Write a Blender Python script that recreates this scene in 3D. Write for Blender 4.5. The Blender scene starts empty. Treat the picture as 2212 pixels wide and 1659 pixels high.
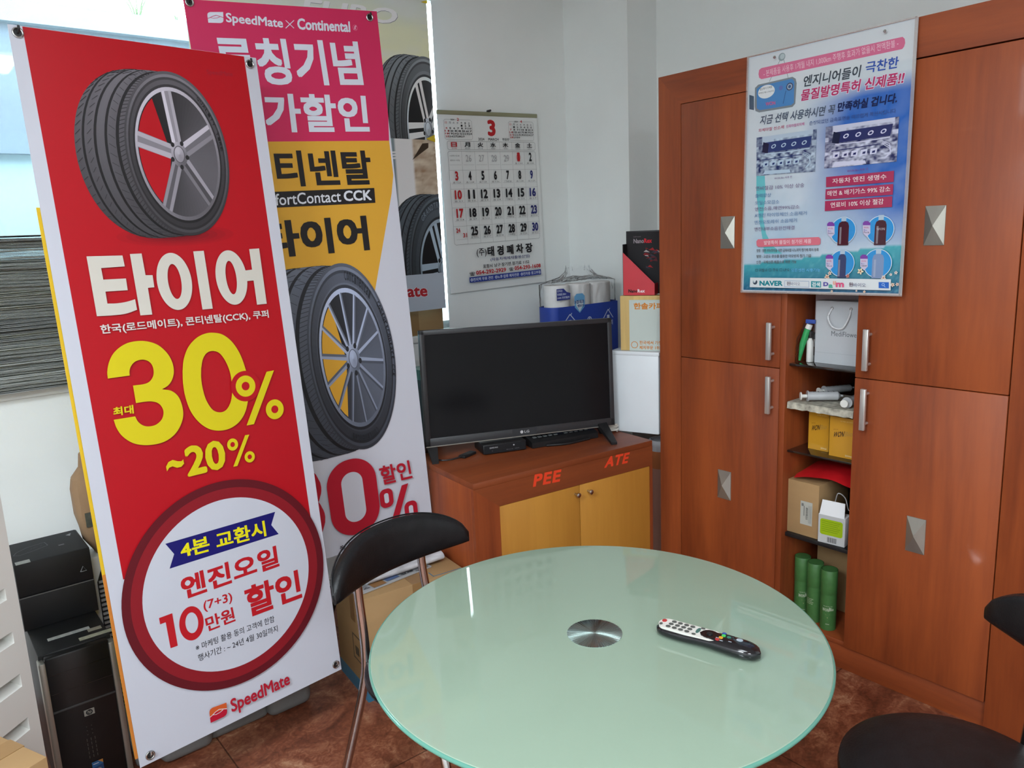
import bpy, bmesh, math, random
from math import pi, sin, cos, radians
from mathutils import Vector, Matrix, noise
from mathutils.geometry import tessellate_polygon

random.seed(7)
S = bpy.context.scene
COL = S.collection

# ------------------------------------------------------------------ camera, world, light, exposure
F_PX = 1677.3
CAM = Vector((0, 0, 1.5))
RM = (Matrix.Rotation(-.6745, 3, 'Z') @ Matrix.Rotation(pi/2 - .1919, 3, 'X') @ Matrix.Rotation(-.0429, 3, 'Z'))
cd = bpy.data.cameras.new('camera'); cam = bpy.data.objects.new('camera', cd); COL.objects.link(cam)
cd.sensor_width = 36; cd.sensor_fit = 'HORIZONTAL'; cd.lens = 36*F_PX/2212; cd.clip_start = .02; cd.clip_end = 200
cam.matrix_world = Matrix.Translation(CAM) @ RM.to_4x4()
S.camera = cam
S.view_settings.view_transform = 'Standard'; S.view_settings.look = 'None'
S.view_settings.exposure = 0.3; S.view_settings.gamma = 1; S.view_settings.use_curve_mapping = False

wd = bpy.data.worlds.new('world'); S.world = wd; wd.use_nodes = True
bg = wd.node_tree.nodes['Background']; bg.inputs[0].default_value = (.93, .98, 1, 1); bg.inputs[1].default_value = 12.0

def area(name, loc, rot, sx, sy, power, col=(1, 1, 1)):
    l = bpy.data.lights.new(name, 'AREA'); l.shape = 'RECTANGLE'; l.size = sx; l.size_y = sy; l.energy = power; l.color = col
    o = bpy.data.objects.new(name, l); COL.objects.link(o); o.location = loc; o.rotation_euler = rot; return o
# three fluorescent ceiling panels (their fixtures are built with the ceiling below)
PANELS = [(.25, .55), (-1.65, .25), (-.5, -1.4)]
for i, (x, y) in enumerate(PANELS):
    area('ceiling_lamp', (x, y, 2.60), (0, 0, 0), 1.15, .55, (13, 84, 62)[i], (.86, .97, 1.06))

# ------------------------------------------------------------------ helpers
def lin(c):
    c /= 255.0
    return c/12.92 if c <= .04045 else ((c+.055)/1.055)**2.4
K = .95                                   # print colours are given as the photo shows them; K undoes the room's light level
def P(r, g, b, k=K): return tuple(min(.88, lin(v)*k) for v in (r, g, b))

def ray(px, py): return RM @ Vector(((px-1106)/F_PX, -(py-829.5)/F_PX, -1))
def onZ(px, py, z): r = ray(px, py); return CAM + r*((z-CAM.z)/r.z)
def onY(px, py, y): r = ray(px, py); return CAM + r*(y/r.y)
def onX(px, py, x): r = ray(px, py); return CAM + r*(x/r.x)

MATS = {}
def mat(name, col=(.8, .8, .8), rough=.5, metal=0, spec=.5, coat=0, trans=0, ior=1.45, emit=None, alpha=1, bump=None, var=None, sheen=0):
    """col linear; var=(amount, scale, stretch xyz) mottles the colour; bump=(strength, scale)"""
    if name in MATS: return MATS[name]
    m = bpy.data.materials.new(name); m.use_nodes = True; MATS[name] = m
    nt = m.node_tree; b = nt.nodes['Principled BSDF']
    b.inputs['Base Color'].default_value = (*col, 1); b.inputs['Roughness'].default_value = rough
    b.inputs['Metallic'].default_value = metal; b.inputs['Specular IOR Level'].default_value = spec
    b.inputs['Coat Weight'].default_value = coat; b.inputs['Coat Roughness'].default_value = .08
    b.inputs['Transmission Weight'].default_value = trans; b.inputs['IOR'].default_value = ior; b.inputs['Alpha'].default_value = alpha
    if emit: b.inputs['Emission Color'].default_value = (*emit[0], 1); b.inputs['Emission Strength'].default_value = emit[1]
    if var or bump: tc = nt.nodes.new('ShaderNodeTexCoord')
    if var:
        mp = nt.nodes.new('ShaderNodeMapping'); mp.inputs['Scale'].default_value = var[2] if len(var) > 2 else (1, 1, 1)
        nz = nt.nodes.new('ShaderNodeTexNoise'); nz.inputs['Scale'].default_value = var[1]; nz.inputs['Detail'].default_value = 5
        nt.links.new(tc.outputs['Object'], mp.inputs[0]); nt.links.new(mp.outputs[0], nz.inputs[0])
        cr = nt.nodes.new('ShaderNodeValToRGB'); a = var[0]
        cr.color_ramp.elements[0].position = .3; cr.color_ramp.elements[1].position = .7
        cr.color_ramp.elements[0].color = (*[max(0, c*(1-a)) for c in col], 1); cr.color_ramp.elements[1].color = (*[min(1, c*(1+a)) for c in col], 1)
        nt.links.new(nz.outputs['Fac'], cr.inputs[0]); nt.links.new(cr.outputs[0], b.inputs['Base Color'])
    if bump:
        nb = nt.nodes.new('ShaderNodeTexNoise'); nb.inputs['Scale'].default_value = bump[1]; nb.inputs['Detail'].default_value = 4
        bn = nt.nodes.new('ShaderNodeBump'); bn.inputs['Strength'].default_value = bump[0]; bn.inputs['Distance'].default_value = .01
        nt.links.new(tc.outputs['Object'], nb.inputs[0]); nt.links.new(nb.outputs['Fac'], bn.inputs['Height']); nt.links.new(bn.outputs[0], b.inputs['Normal'])
    return m

def wood(name, dark, light, rough=.55, axis='Z', scale=9):
    if name in MATS: return MATS[name]
    m = mat(name, light, rough, coat=.15); nt = m.node_tree; b = nt.nodes['Principled BSDF']
    tc = nt.nodes.new('ShaderNodeTexCoord')
    st = {'Z': (1, 1, .09), 'Y': (1, .09, 1), 'X': (.09, 1, 1)}[axis]
    mp = nt.nodes.new('ShaderNodeMapping'); mp.inputs['Scale'].default_value = st
    n1 = nt.nodes.new('ShaderNodeTexNoise'); n1.inputs['Scale'].default_value = scale; n1.inputs['Detail'].default_value = 6; n1.inputs['Distortion'].default_value = .4
    n2 = nt.nodes.new('ShaderNodeTexNoise'); n2.inputs['Scale'].default_value = scale*9; n2.inputs['Detail'].default_value = 3
    mx = nt.nodes.new('ShaderNodeMath'); mx.operation = 'MULTIPLY_ADD'; mx.inputs[1].default_value = .3
    cr = nt.nodes.new('ShaderNodeValToRGB'); cr.color_ramp.elements[0].position = .45; cr.color_ramp.elements[1].position = .85
    cr.color_ramp.elements[0].color = (*dark, 1); cr.color_ramp.elements[1].color = (*light, 1)
    L = nt.links.new
    L(tc.outputs['Object'], mp.inputs[0]); L(mp.outputs[0], n1.inputs[0]); L(mp.outputs[0], n2.inputs[0])
    L(n2.outputs['Fac'], mx.inputs[0]); L(n1.outputs['Fac'], mx.inputs[2]); L(mx.outputs[0], cr.inputs[0]); L(cr.outputs[0], b.inputs['Base Color'])
    return m

def print_mat(name, rough, coat=0):
    if name in MATS: return MATS[name]
    m = mat(name, (1, 1, 1), rough, coat=coat, spec=.35); nt = m.node_tree
    a = nt.nodes.new('ShaderNodeAttribute'); a.attribute_name = 'ink'
    nt.links.new(a.outputs['Color'], nt.nodes['Principled BSDF'].inputs['Base Color']); return m

def tag(o, label=None, cat=None, group=None, kind=None):
    for k, v in (('label', label), ('category', cat), ('group', group), ('kind', kind)):
        if v: o[k] = v
    return o
def thing(name, label, cat, loc=(0, 0, 0), rz=0, group=None):
    o = bpy.data.objects.new(name, None); COL.objects.link(o); o.empty_display_size = .05
    o.location = loc; o.rotation_euler = (0, 0, rz); return tag(o, label, cat, group)
def wm(o):
    m = Matrix.LocRotScale(o.location, o.rotation_euler, o.scale) if o.rotation_mode != 'QUATERNION' else Matrix.LocRotScale(o.location, o.rotation_quaternion, o.scale)
    return (wm(o.parent) @ m) if o.parent else m
def link(name, me, parent=None, M=None):
    """link a mesh as one object; M = its WORLD matrix (default: the parent's own frame)"""
    o = bpy.data.objects.new(name, me); COL.objects.link(o)
    if parent is not None:
        o.parent = parent
        if M is not None: M = wm(parent).inverted() @ M
    if M is not None:
        l, q, s = M.decompose(); o.location = l; o.rotation_mode = 'QUATERNION'; o.rotation_quaternion = q
    return o
def copy_tree(o, parent=None):
    c = o.copy(); COL.objects.link(c)
    if parent is not None: c.parent = parent
    for ch in [x for x in COL.objects if x.parent == o]: copy_tree(ch, c)
    return c

class B:
    """collects shapes into one mesh"""
    def __init__(s): s.bm = bmesh.new()
    def _t(s, vs, M):
        if M is not None: bmesh.ops.transform(s.bm, matrix=M, verts=vs)
    def box(s, c, d, bev=0, seg=2, M=None):
        r = bmesh.ops.create_cube(s.bm, size=1); vs = r['verts']
        bmesh.ops.transform(s.bm, matrix=Matrix.Translation(c) @ Matrix.Diagonal((*d, 1)), verts=vs)
        if bev:
            es = list({e for v in vs for e in v.link_edges})
            r = bmesh.ops.bevel(s.bm, geom=es, offset=bev, segments=seg, affect='EDGES', profile=.5)
            vs = list({v for f in r['faces'] for v in f.verts} | {v for v in vs if v.is_valid})
        s._t(vs, M); return s
    def ab(s, a, b, bev=0, M=None):
        a = Vector(a); b = Vector(b); return s.box((a+b)/2, b-a, bev, M=M)
    def prism(s, pts, z0, z1, M=None):
        """extrude a closed 2-D outline (x, y) from z0 to z1"""
        lo = [s.bm.verts.new((x, y, z0)) for x, y in pts]; hi = [s.bm.verts.new((x, y, z1)) for x, y in pts]; n = len(pts)
        for i in range(n): s.bm.faces.new((lo[i], lo[(i+1) % n], hi[(i+1) % n], hi[i]))
        s.bm.faces.new(hi); s.bm.faces.new(lo[::-1]); s._t(lo+hi, M); return s
    def rings(s, rs, cap=True, M=None):
        """skin a list of rings (equal-length lists of points)"""
        V = [[s.bm.verts.new(p) for p in r] for r in rs]; n = len(rs[0])
        for a, b in zip(V, V[1:]):
            for i in range(n): s.bm.faces.new((a[i], a[(i+1) % n], b[(i+1) % n], b[i]))
        if cap: s.bm.faces.new(V[0][::-1]); s.bm.faces.new(V[-1])
        s._t([v for r in V for v in r], M); return s
    def lathe(s, prof, seg=32, M=None, c=(0, 0)):
        """prof: [(r, z)]"""
        return s.rings([[(c[0]+r*cos(2*pi*i/seg), c[1]+r*sin(2*pi*i/seg), z) for i in range(seg)] for r, z in prof], True, M)
    def tube(s, pts, r, seg=10, cap=True, M=None):
        pts = [Vector(p) for p in pts]; n = len(pts); R = r if isinstance(r, (list, tuple)) else [r]*n; rs = []; up = None
        for i, p in enumerate(pts):
            t = (pts[min(i+1, n-1)]-pts[max(i-1, 0)]).normalized()
            if up is None: up = Vector((0, 0, 1)) if abs(t.z) < .9 else Vector((1, 0, 0))
            a = t.cross(up).normalized(); bb = a.cross(t).normalized(); up = bb
            rs.append([p+a*(R[i]*cos(2*pi*k/seg))+bb*(R[i]*sin(2*pi*k/seg)) for k in range(seg)])
        return s.rings(rs, cap, M)
    def quad(s, a, b, c, d):
        s.bm.faces.new([s.bm.verts.new(p) for p in (a, b, c, d)]); return s
    def torus(s, c, R, r, n=24, k=8, M=None):
        rs = [[(c[0]+(R+r*cos(2*pi*j/k))*cos(2*pi*i/n), c[1]+(R+r*cos(2*pi*j/k))*sin(2*pi*i/n), c[2]+r*sin(2*pi*j/k)) for j in range(k)] for i in range(n)]
        V = [[s.bm.verts.new(p) for p in q] for q in rs]
        for i in range(n):
            for j in range(k): s.bm.faces.new((V[i][j], V[(i+1) % n][j], V[(i+1) % n][(j+1) % k], V[i][(j+1) % k]))
        s._t([v for q in V for v in q], M); return s
    def done(s, name, m, parent=None, M=None, smooth=40, normals=True):
        if normals: bmesh.ops.recalc_face_normals(s.bm, faces=s.bm.faces)
        me = bpy.data.meshes.new(name); s.bm.to_mesh(me); s.bm.free(); me.materials.append(m)
        if smooth:
            me.polygons.foreach_set('use_smooth', [True]*len(me.polygons)); me.set_sharp_from_angle(angle=radians(smooth))
        return link(name, me, parent, M)

def bez(pts, n=8):
    """smooth curve through points (Catmull-Rom)"""
    p = [Vector(q) for q in pts]; p = [2*p[0]-p[1]] + p + [2*p[-1]-p[-2]]; out = []
    for i in range(1, len(p)-2):
        for k in range(n):
            t = k/n; a, b, c, d = p[i-1:i+3]
            out.append(.5*((2*b)+(c-a)*t+(2*a-5*b+4*c-d)*t*t+(3*b-a-3*c+d)*t**3))
    out.append(p[-2]); return out

# ------------------------------------------------------------------ printed matter
_txt = {}
def text_faces(body, bold=0, res=3, space=1.0):
    key = (body, bold, res, space)
    if key in _txt: return _txt[key]
    c = bpy.data.curves.new('lettering', 'FONT'); c.body = body; c.size = 1; c.resolution_u = res; c.offset = bold; c.space_character = space
    o = bpy.data.objects.new('lettering', c); COL.objects.link(o)
    dg = bpy.context.evaluated_depsgraph_get(); dg.update()
    ev = o.evaluated_get(dg); me = ev.to_mesh()
    vs = [(v.co.x, v.co.y) for v in me.vertices]; fs = [[vs[i] for i in p.vertices] for p in me.polygons]
    ev.to_mesh_clear(); bpy.data.objects.remove(o); bpy.data.curves.remove(c)
    us = [p for f in fs for p in f]
    bb = (min(p[0] for p in us), min(p[1] for p in us), max(p[0] for p in us), max(p[1] for p in us))
    _txt[key] = (fs, bb); return _txt[key]

def clip(poly, r):
    for ax, lim, sg in ((0, r[0], 1), (0, r[2], -1), (1, r[1], 1), (1, r[3], -1)):
        out = []
        for i, p in enumerate(poly):
            q = poly[(i+1) % len(poly)]; a = sg*(p[ax]-lim); b = sg*(q[ax]-lim)
            if a >= 0: out.append(p)
            if (a < 0) != (b < 0):
                t = a/(a-b); out.append((p[0]+(q[0]-p[0])*t, p[1]+(q[1]-p[1])*t))
        poly = out
        if len(poly) < 3: return []
    return poly

class Sheet:
    """a flat printed thing: frame O, U (right), V (up); inks are thin layers on its face"""
    def __init__(s, O, U, V, rect, th=.0012, back=(.8, .8, .8), dz=3e-5):
        s.O = Vector(O); s.U = Vector(U).normalized(); s.V = Vector(V).normalized(); s.N = s.U.cross(s.V).normalized()
        s.rect = rect; s.z = dz*3; s.dz = dz; s.F = []; s.C = []; s.th = th
        u0, v0, u1, v1 = rect
        c = [(u0, v0), (u1, v0), (u1, v1), (u0, v1)]
        s._add([(u, v, 0) for u, v in c], back); s._add([(u, v, -th) for u, v in c][::-1], back)
        for i in range(4):
            a, b = c[i], c[(i+1) % 4]; s._add([(*a, 0), (*a, -th), (*b, -th), (*b, 0)], back)
    def _add(s, pts, col):
        s.F.append(pts); s.C.append([col(p[0], p[1]) for p in pts] if callable(col) else [col]*len(pts))
    def uv(s, p):
        r = ray(*p); t = (s.O-CAM).dot(s.N)/r.dot(s.N); q = CAM+r*t-s.O; return (q.dot(s.U), q.dot(s.V))
    def put(s, poly, col, lift=0):
        p = clip(poly, s.rect)
        if p: s._add([(u, v, s.z+lift) for u, v in p], col)
    def up(s): s.z += s.dz
    def uvpoly(s, pts, col, convex=False):
        s.up()
        if convex: s.put(pts, col); return
        for t in tessellate_polygon([[Vector((x, y, 0)) for x, y in pts]]):
            q = [pts[i] for i in t]
            if (q[1][0]-q[0][0])*(q[2][1]-q[0][1])-(q[1][1]-q[0][1])*(q[2][0]-q[0][0]) < 0: q = q[::-1]
            s.put(q, col)
    def poly(s, px, col): s.uvpoly([s.uv(p) for p in px], col)
    def ell(s, c, a, b, col, n=48, th0=0, th1=2*pi):
        """filled ellipse, uv centre and half-axis vectors"""
        s.uvpoly([(c[0]+a[0]*cos(t)+b[0]*sin(t), c[1]+a[1]*cos(t)+b[1]*sin(t)) for t in [th0+(th1-th0)*i/n for i in range(n)]], col, True)
    def circ(s, px, r, col, n=40): c = s.uv(px); s.ell(c, (r, 0), (0, r), col, n)
    def line(s, px, w, col, closed=False):
        p = [s.uv(q) for q in px]
        if closed: p.append(p[0])
        s.uvline(p, w, col)
    def uvline(s, p, w, col):
        s.up()
        for a, b in zip(p, p[1:]):
            d = Vector(b)-Vector(a); L = d.length
            if L < 1e-7: continue
            n = Vector((-d.y, d.x))/L*w/2
            s.put([(a[0]-n.x, a[1]-n.y), (b[0]-n.x, b[1]-n.y), (b[0]+n.x, b[1]+n.y), (a[0]+n.x, a[1]+n.y)], col)
    def text(s, body, BL, BR, TL, col, bold=0, res=3, px=True, space=1.0, ref=None):
        """letters fitted so that their ink box has these three corners (photo pixels, or uv when px=False)"""
        a, b, c = ([Vector(s.uv(p)) for p in (BL, BR, TL)] if px else [Vector(p) for p in (BL, BR, TL)])
        fs, bb = text_faces(body, 0, res, space); s.up()
        # heavier letters: shifted copies in front of one another (the ink box grows by the same amount)
        n = 0 if bold < .008 else 4 if bold < .022 else 8
        rb = bold if ref is None else ref; x0, y0, x1, y1 = bb[0]-rb, bb[1]-rb, bb[2]+rb, bb[3]+rb
        ex = (b-a)/(x1-x0); ey = (c-a)/(y1-y0); r0, r1, r2, r3 = s.rect
        square = any('가' <= ch <= '힣' for ch in body)
        for k in range(n+1):
            t = 2*pi*k/max(n, 1)+pi/4; dx, dy = (bold*cos(t), bold*sin(t)) if k < n else (0, 0); z = s.z
            if square: m_ = max(abs(dx), abs(dy), 1e-9); dx, dy = dx*bold/m_*(k < n), dy*bold/m_*(k < n)
            for f in fs:
                q = [a+ex*(x+dx-x0)+ey*(y+dy-y0) for x, y in f]
                if all(r0 <= p.x <= r2 and r1 <= p.y <= r3 for p in q): s.F.append([(p.x, p.y, z) for p in q]); s.C.append([col]*len(q))
                else: s.put([tuple(p) for p in q], col)
            if k < n: s.z += s.dz*.8
    def trace(s, runs, col, sc=1.0, off=(0, 0), holes=()):
        """outline given as runs of photo points: every run is smoothed, the runs meet in corners"""
        def sm(rr):
            out = []
            for r in rr:
                p = [Vector((*s.uv((off[0]+x/sc, off[1]+y/sc)), 0)) for x, y in r]
                out += [(q.x, q.y) for q in (bez(p, 5) if len(p) > 2 else p)]
            return out
        loops = [sm(runs)] + [sm(h) for h in holes]; s.up()
        flat = [Vector((*p, 0)) for l in loops for p in l]
        for t in tessellate_polygon([[Vector((*p, 0)) for p in l] for l in loops]): s.put([tuple(flat[i][:2]) for i in t], col)
    def ringx(s, l, r, t, b, il, ir, it, ib, col):
        """upright elliptic ring from photo points of its outer and inner extremes"""
        def e(l, r, t, b):
            L, R_, T, Bt = (s.uv(p) for p in (l, r, t, b)); c = ((L[0]+R_[0])/2, (T[1]+Bt[1])/2); return c, (R_[0]-L[0])/2, (T[1]-Bt[1])/2
        c, a, h = e(l, r, t, b); ci, ai, hi = e(il, ir, it, ib); n = 72; s.up()
        P_ = lambda c, a, h, k: (c[0]+a*cos(2*pi*k/n), c[1]+h*sin(2*pi*k/n))
        for k in range(n): s.put([P_(c, a, h, k), P_(c, a, h, k+1), P_(ci, ai, hi, k+1), P_(ci, ai, hi, k)], col)
    def field(s, quad, fn, nx, ny):
        """a picture area: quad = four uv corners BL, BR, TR, TL; fn(a, b) -> colour"""
        s.up(); q = [Vector(p) for p in quad]
        pt = lambda a, b: (q[0]*(1-a)+q[1]*a)*(1-b)+(q[3]*(1-a)+q[2]*a)*b
        for i in range(nx):
            for j in range(ny):
                cs = [(i/nx, j/ny), ((i+1)/nx, j/ny), ((i+1)/nx, (j+1)/ny), (i/nx, (j+1)/ny)]
                f = [pt(*c) for c in cs]
                if all(s.rect[0] <= p.x <= s.rect[2] and s.rect[1] <= p.y <= s.rect[3] for p in f):
                    s.F.append([(p.x, p.y, s.z) for p in f]); s.C.append([fn(*c) for c in cs])
                else:
                    p = clip([tuple(p) for p in f], s.rect)
                    if p: s._add([(u, v, s.z) for u, v in p], fn((i+.5)/nx, (j+.5)/ny))
    def M(s):
        m = Matrix((s.U, s.V, s.N)).transposed().to_4x4(); m.translation = s.O; return m
    def build(s, name, m, parent=None):
        me = bpy.data.meshes.new(name); vs = []; fs = []; cs = []
        for f, c in zip(s.F, s.C):
            fs.append(range(len(vs), len(vs)+len(f))); vs += f; cs += c
        me.from_pydata(vs, [], fs)
        at = me.color_attributes.new('ink', 'FLOAT_COLOR', 'CORNER')
        flat = []
        for p in me.polygons:
            for i in p.vertices: flat += [*cs[i], 1]
        at.data.foreach_set('color', flat); me.materials.append(m)
        return link(name, me, parent, s.M())

def fbm(x, y, z=0, o=4):
    v = 0; a = .5
    for i in range(o): v += a*noise.noise((x, y, z)); x *= 2; y *= 2; a *= .5
    return v
def mix(a, b, t): t = max(0, min(1, t)); return tuple(x+(y-x)*t for x, y in zip(a, b))

def tyre(s, c, sx, sy, off, rim, hue=(1, 1, 1.06), tilt=0, tread=.10, style=5, hub_bg=None, grooves=(.16, .36, .57, .78), lum=1, face_txt=()):
    """picture of a tyre: c = uv centre of its face, sx, sy = half-axes of the side wall, off = uv vector to the far shoulder"""
    ca, sa = cos(tilt), sin(tilt)
    A = lambda k: (sx*k*ca, sx*k*sa); Bv = lambda k: (-sy*k*sa, sy*k*ca)
    def g(v): v *= lum; return P(v*hue[0], v*hue[1], v*hue[2])
    def at(th, k, q=0):
        e = 1-.07*(2*q-1)**4 if q > 0 else 1
        return (c[0]+off[0]*q+sx*k*e*ca*cos(th)-sy*k*e*sa*sin(th), c[1]+off[1]*q+sx*k*e*sa*cos(th)+sy*k*e*ca*sin(th))
    N = 40
    for i in range(N, 0, -1):                      # tread, far shoulder first
        q = i/N; e = 1-.07*(2*q-1)**4
        dark = any(abs(q-x) < .022 for x in grooves)
        base = 34 if dark else 92-22*abs(q-.45)
        s.up()
        n = 60; pts = [at(2*pi*k/n, 1, q) for k in range(n)]
        cc = (c[0]+off[0]*q, c[1]+off[1]*q)
        s.put(pts, lambda u, v, cy=cc[1], base=base: g(base*(1+.28*(v-cy)/sy)))
    s.up()
    for k in range(86):                            # shoulder cuts and rib cuts
        th = pi*.32+k*(pi*1.5/86)
        for q0, q1, sk, w in ((.02, .13, .05, .006), (.19, .30, -.05, .004), (.62, .70, .06, .004), (.84, .97, .05, .005)):
            if q0 > .15 and k % 2: continue
            a, b = at(th, 1.0, q0), at(th+sk, 1.0, q1)
            d = Vector((b[0]-a[0], b[1]-a[1])); L = d.length
            if L < 1e-6: continue
            n = Vector((-d.y, d.x))/L*w*sx
            s.put([(a[0]-n.x, a[1]-n.y), (b[0]-n.x, b[1]-n.y), (b[0]+n.x, b[1]+n.y), (a[0]+n.x, a[1]+n.y)], g(44))
    def ring(k0, k1, f, n=72):
        s.up()
        for i in range(n):
            t0, t1 = 2*pi*i/n, 2*pi*(i+1)/n
            pts = [at(t0, k1), at(t1, k1), at(t1, k0), at(t0, k0)]; p = clip(pts, s.rect)
            if p: s._add([(u, v, s.z) for u, v in p], f((t0+t1)/2))
    shade = lambda lo, hi, ph=pi*.45: (lambda t: g(lo+(hi-lo)*(.5+.5*cos(t-ph))**1.5))
    ring(0, 1.0, shade(52, 96)); ring(.93, .965, shade(70, 128)); ring(.90, .93, shade(40, 70)); ring(rim+.045, .80, shade(62, 112))
    ring(rim+.01, rim+.045, shade(34, 60))
    ring(rim-.035, rim+.012, lambda t: g(150+50*cos(t-2.0)))
    ring(0, rim-.035, lambda t: g(64+34*cos(t+.35)))
    if hub_bg:                                     # what shows through between the spokes
        s.up(); s.put([at(t, (rim-.05)) for t in [pi*.66+i*(pi*.68/16) for i in range(17)]] + [at(pi, .16), ], hub_bg)
    def sp(th, w0, w1, r0, r1, col, sh=0):
        a = at(th, 1); d = Vector((-(sin(th)), cos(th)))
        def pt(r, w): q = at(th+w/max(r, .05), r); return q
        s.put([pt(r0, -w0+sh), pt(r1, -w1+sh), pt(r1, w1+sh), pt(r0, w0+sh)][::-1], col)
    s.up()
    r1 = rim-.03
    if style == 5:
        for k in range(5):
            th = pi*.53+2*pi*k/5
            s.up(); sp(th, .115, .10, .10, r1, g(112+36*cos(th-2)))
            s.up(); sp(th, .040, .028, .14, r1, g(178+34*cos(th-1.4)), .064); sp(th, .034, .026, .14, r1, g(150+30*cos(th-2.4)), -.066)
    elif style == 14:
        for k in range(14):
            th = pi*.5+2*pi*k/14+.1
            s.up(); sp(th, .030, .024, .10, r1, g(92+20*cos(th-2)), -.012); s.up(); sp(th, .020, .014, .10, r1, g(160+30*cos(th-1.6)), .006)
    else:
        for k in range(5):
            th = pi*.62+2*pi*k/5
            for sh in (-.075, .075): s.up(); sp(th, .05, .045, .10, r1, g(190+30*cos(th-2)), sh)
    ring(0, .155, lambda t: g(140+36*cos(t-2.2)))
    s.up()
    for k in range(5):
        q = at(pi*.53+2*pi*(k+.5)/5, .155); s.ell(q, (sx*.036, 0), (0, sy*.03), g(40), 14)
    ring(0, .10, lambda t: g(165+20*cos(t-2)))
    s.up(); s.uvline([at(2*pi*i/40, .10) for i in range(41)], sx*.018, g(95))
    for body, t0, t1, k, h, v in face_txt:         # lettering round the side wall
        n = len(body); s.up()
        for i, ch in enumerate(body):
            if ch == ' ': continue
            th = t0+(t1-t0)*(i+.1)/n; th2 = t0+(t1-t0)*(i+.9)/n
            s.text(ch, at(th, k-h/2), at(th2, k-h/2), at(th, k+h/2), g(v), .02, 2, px=False)

# ------------------------------------------------------------------ materials
wall_m = mat('wall_paint', (.82, .85, .83), .75, spec=.25, var=(.035, 2.2), bump=(.05, 60))
ceil_m = mat('ceiling_paint', (.75, .75, .73), .8, var=(.02, 3))
alu = mat('aluminium', (.62, .64, .65), .35, metal=.85, var=(.05, 8))
white_plastic = mat('white_plastic', (.70, .70, .66), .42, var=(.03, 4))
black_plastic = mat('black_plastic', (.012, .012, .013), .38, var=(.2, 30))
gloss_black = mat('gloss_black', (.008, .008, .010), .10, coat=.5, var=(.15, 10))
chrome = mat('chrome', (.50, .49, .48), .10, metal=1, var=(.03, 5))
leather = mat('black_leather', (.009, .0095, .0105), .38, spec=.38, var=(.25, 40), bump=(.12, 220))
card = mat('cardboard', (.36, .225, .105), .72, spec=.2, var=(.07, 5, (1, 1, 3)))
card_in = mat('cardboard_tape', (.27, .155, .062), .35, var=(.06, 7))
cherry = wood('cherry_veneer', (.18, .033, .0075), (.325, .070, .0145))
cherry_h = wood('cherry_veneer_crosswise', (.18, .033, .0075), (.325, .070, .0145), axis='Y')
cherry_x = wood('cherry_veneer_lengthwise', (.17, .036, .009), (.26, .060, .014), axis='X')
maple = wood('maple_veneer', (.42, .18, .022), (.52, .24, .034), scale=6)
dark_glass = mat('smoked_glass', (.012, .009, .008), .06, coat=1, var=(.1, 6))
satin = mat('brushed_nickel', (.36, .35, .31), .38, metal=.75, var=(.06, 30, (1, 1, .2)))
bar_metal = mat('satin_aluminium_bar', (.62, .62, .60), .28, metal=.7, var=(.04, 20, (1, 1, .1)))
ink_vinyl = print_mat('printed_vinyl', .42)
ink_matte = print_mat('printed_paper', .7)
ink_gloss = print_mat('printed_laminate', .16, .3)

# ------------------------------------------------------------------ room
XR, YB, XC, YC = 2.95, 2.93, 2.755, 2.517      # right wall, back wall, corner column
XL, YF, ZC = -2.3, -2.6, 2.65
def struct(b, name, m, parent=None, **k): return tag(b.done(name, m, parent, **k), kind='structure' if parent is None else None)

fm = bpy.data.materials.new('marbled_vinyl_floor'); fm.use_nodes = True; nt = fm.node_tree; bs = nt.nodes['Principled BSDF']; Lk = nt.links.new
tc = nt.nodes.new('ShaderNodeTexCoord'); n1 = nt.nodes.new('ShaderNodeTexNoise'); n1.inputs['Scale'].default_value = 5.5; n1.inputs['Detail'].default_value = 9; n1.inputs['Roughness'].default_value = .68; n1.inputs['Distortion'].default_value = 1.4
n2 = nt.nodes.new('ShaderNodeTexNoise'); n2.inputs['Scale'].default_value = 38; n2.inputs['Detail'].default_value = 5; n2.inputs['Distortion'].default_value = 2.2
cr = nt.nodes.new('ShaderNodeValToRGB'); e = cr.color_ramp.elements
e[0].position = .30; e[0].color = (.10, .028, .014, 1); e[1].position = .74; e[1].color = (.50, .28, .16, 1)
q = e.new(.47); q.color = (.20, .058, .028, 1); q = e.new(.60); q.color = (.31, .115, .06, 1)
ma = nt.nodes.new('ShaderNodeMath'); ma.operation = 'MULTIPLY_ADD'; ma.inputs[1].default_value = .42
mb = nt.nodes.new('ShaderNodeMath'); mb.operation = 'SUBTRACT'; mb.inputs[1].default_value = .21
br = nt.nodes.new('ShaderNodeTexBrick'); br.inputs['Scale'].default_value = 1; br.offset = 0; br.inputs['Brick Width'].default_value = .6; br.inputs['Row Height'].default_value = .6
br.inputs['Mortar Size'].default_value = .0022; br.inputs['Color1'].default_value = br.inputs['Color2'].default_value = (1, 1, 1, 1); br.inputs['Mortar'].default_value = (.35, .3, .28, 1)
mm = nt.nodes.new('ShaderNodeMix'); mm.data_type = 'RGBA'; mm.blend_type = 'MULTIPLY'; mm.inputs['Factor'].default_value = 1
Lk(tc.outputs['Object'], n1.inputs[0]); Lk(tc.outputs['Object'], n2.inputs[0]); Lk(tc.outputs['Object'], br.inputs[0])
Lk(n2.outputs['Fac'], ma.inputs[0]); Lk(n1.outputs['Fac'], ma.inputs[2]); Lk(ma.outputs[0], mb.inputs[0]); Lk(mb.outputs[0], cr.inputs[0])
Lk(cr.outputs[0], mm.inputs[6]); Lk(br.outputs['Color'], mm.inputs[7]); Lk(mm.outputs[2], bs.inputs['Base Color']); bs.inputs['Roughness'].default_value = .38

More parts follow.
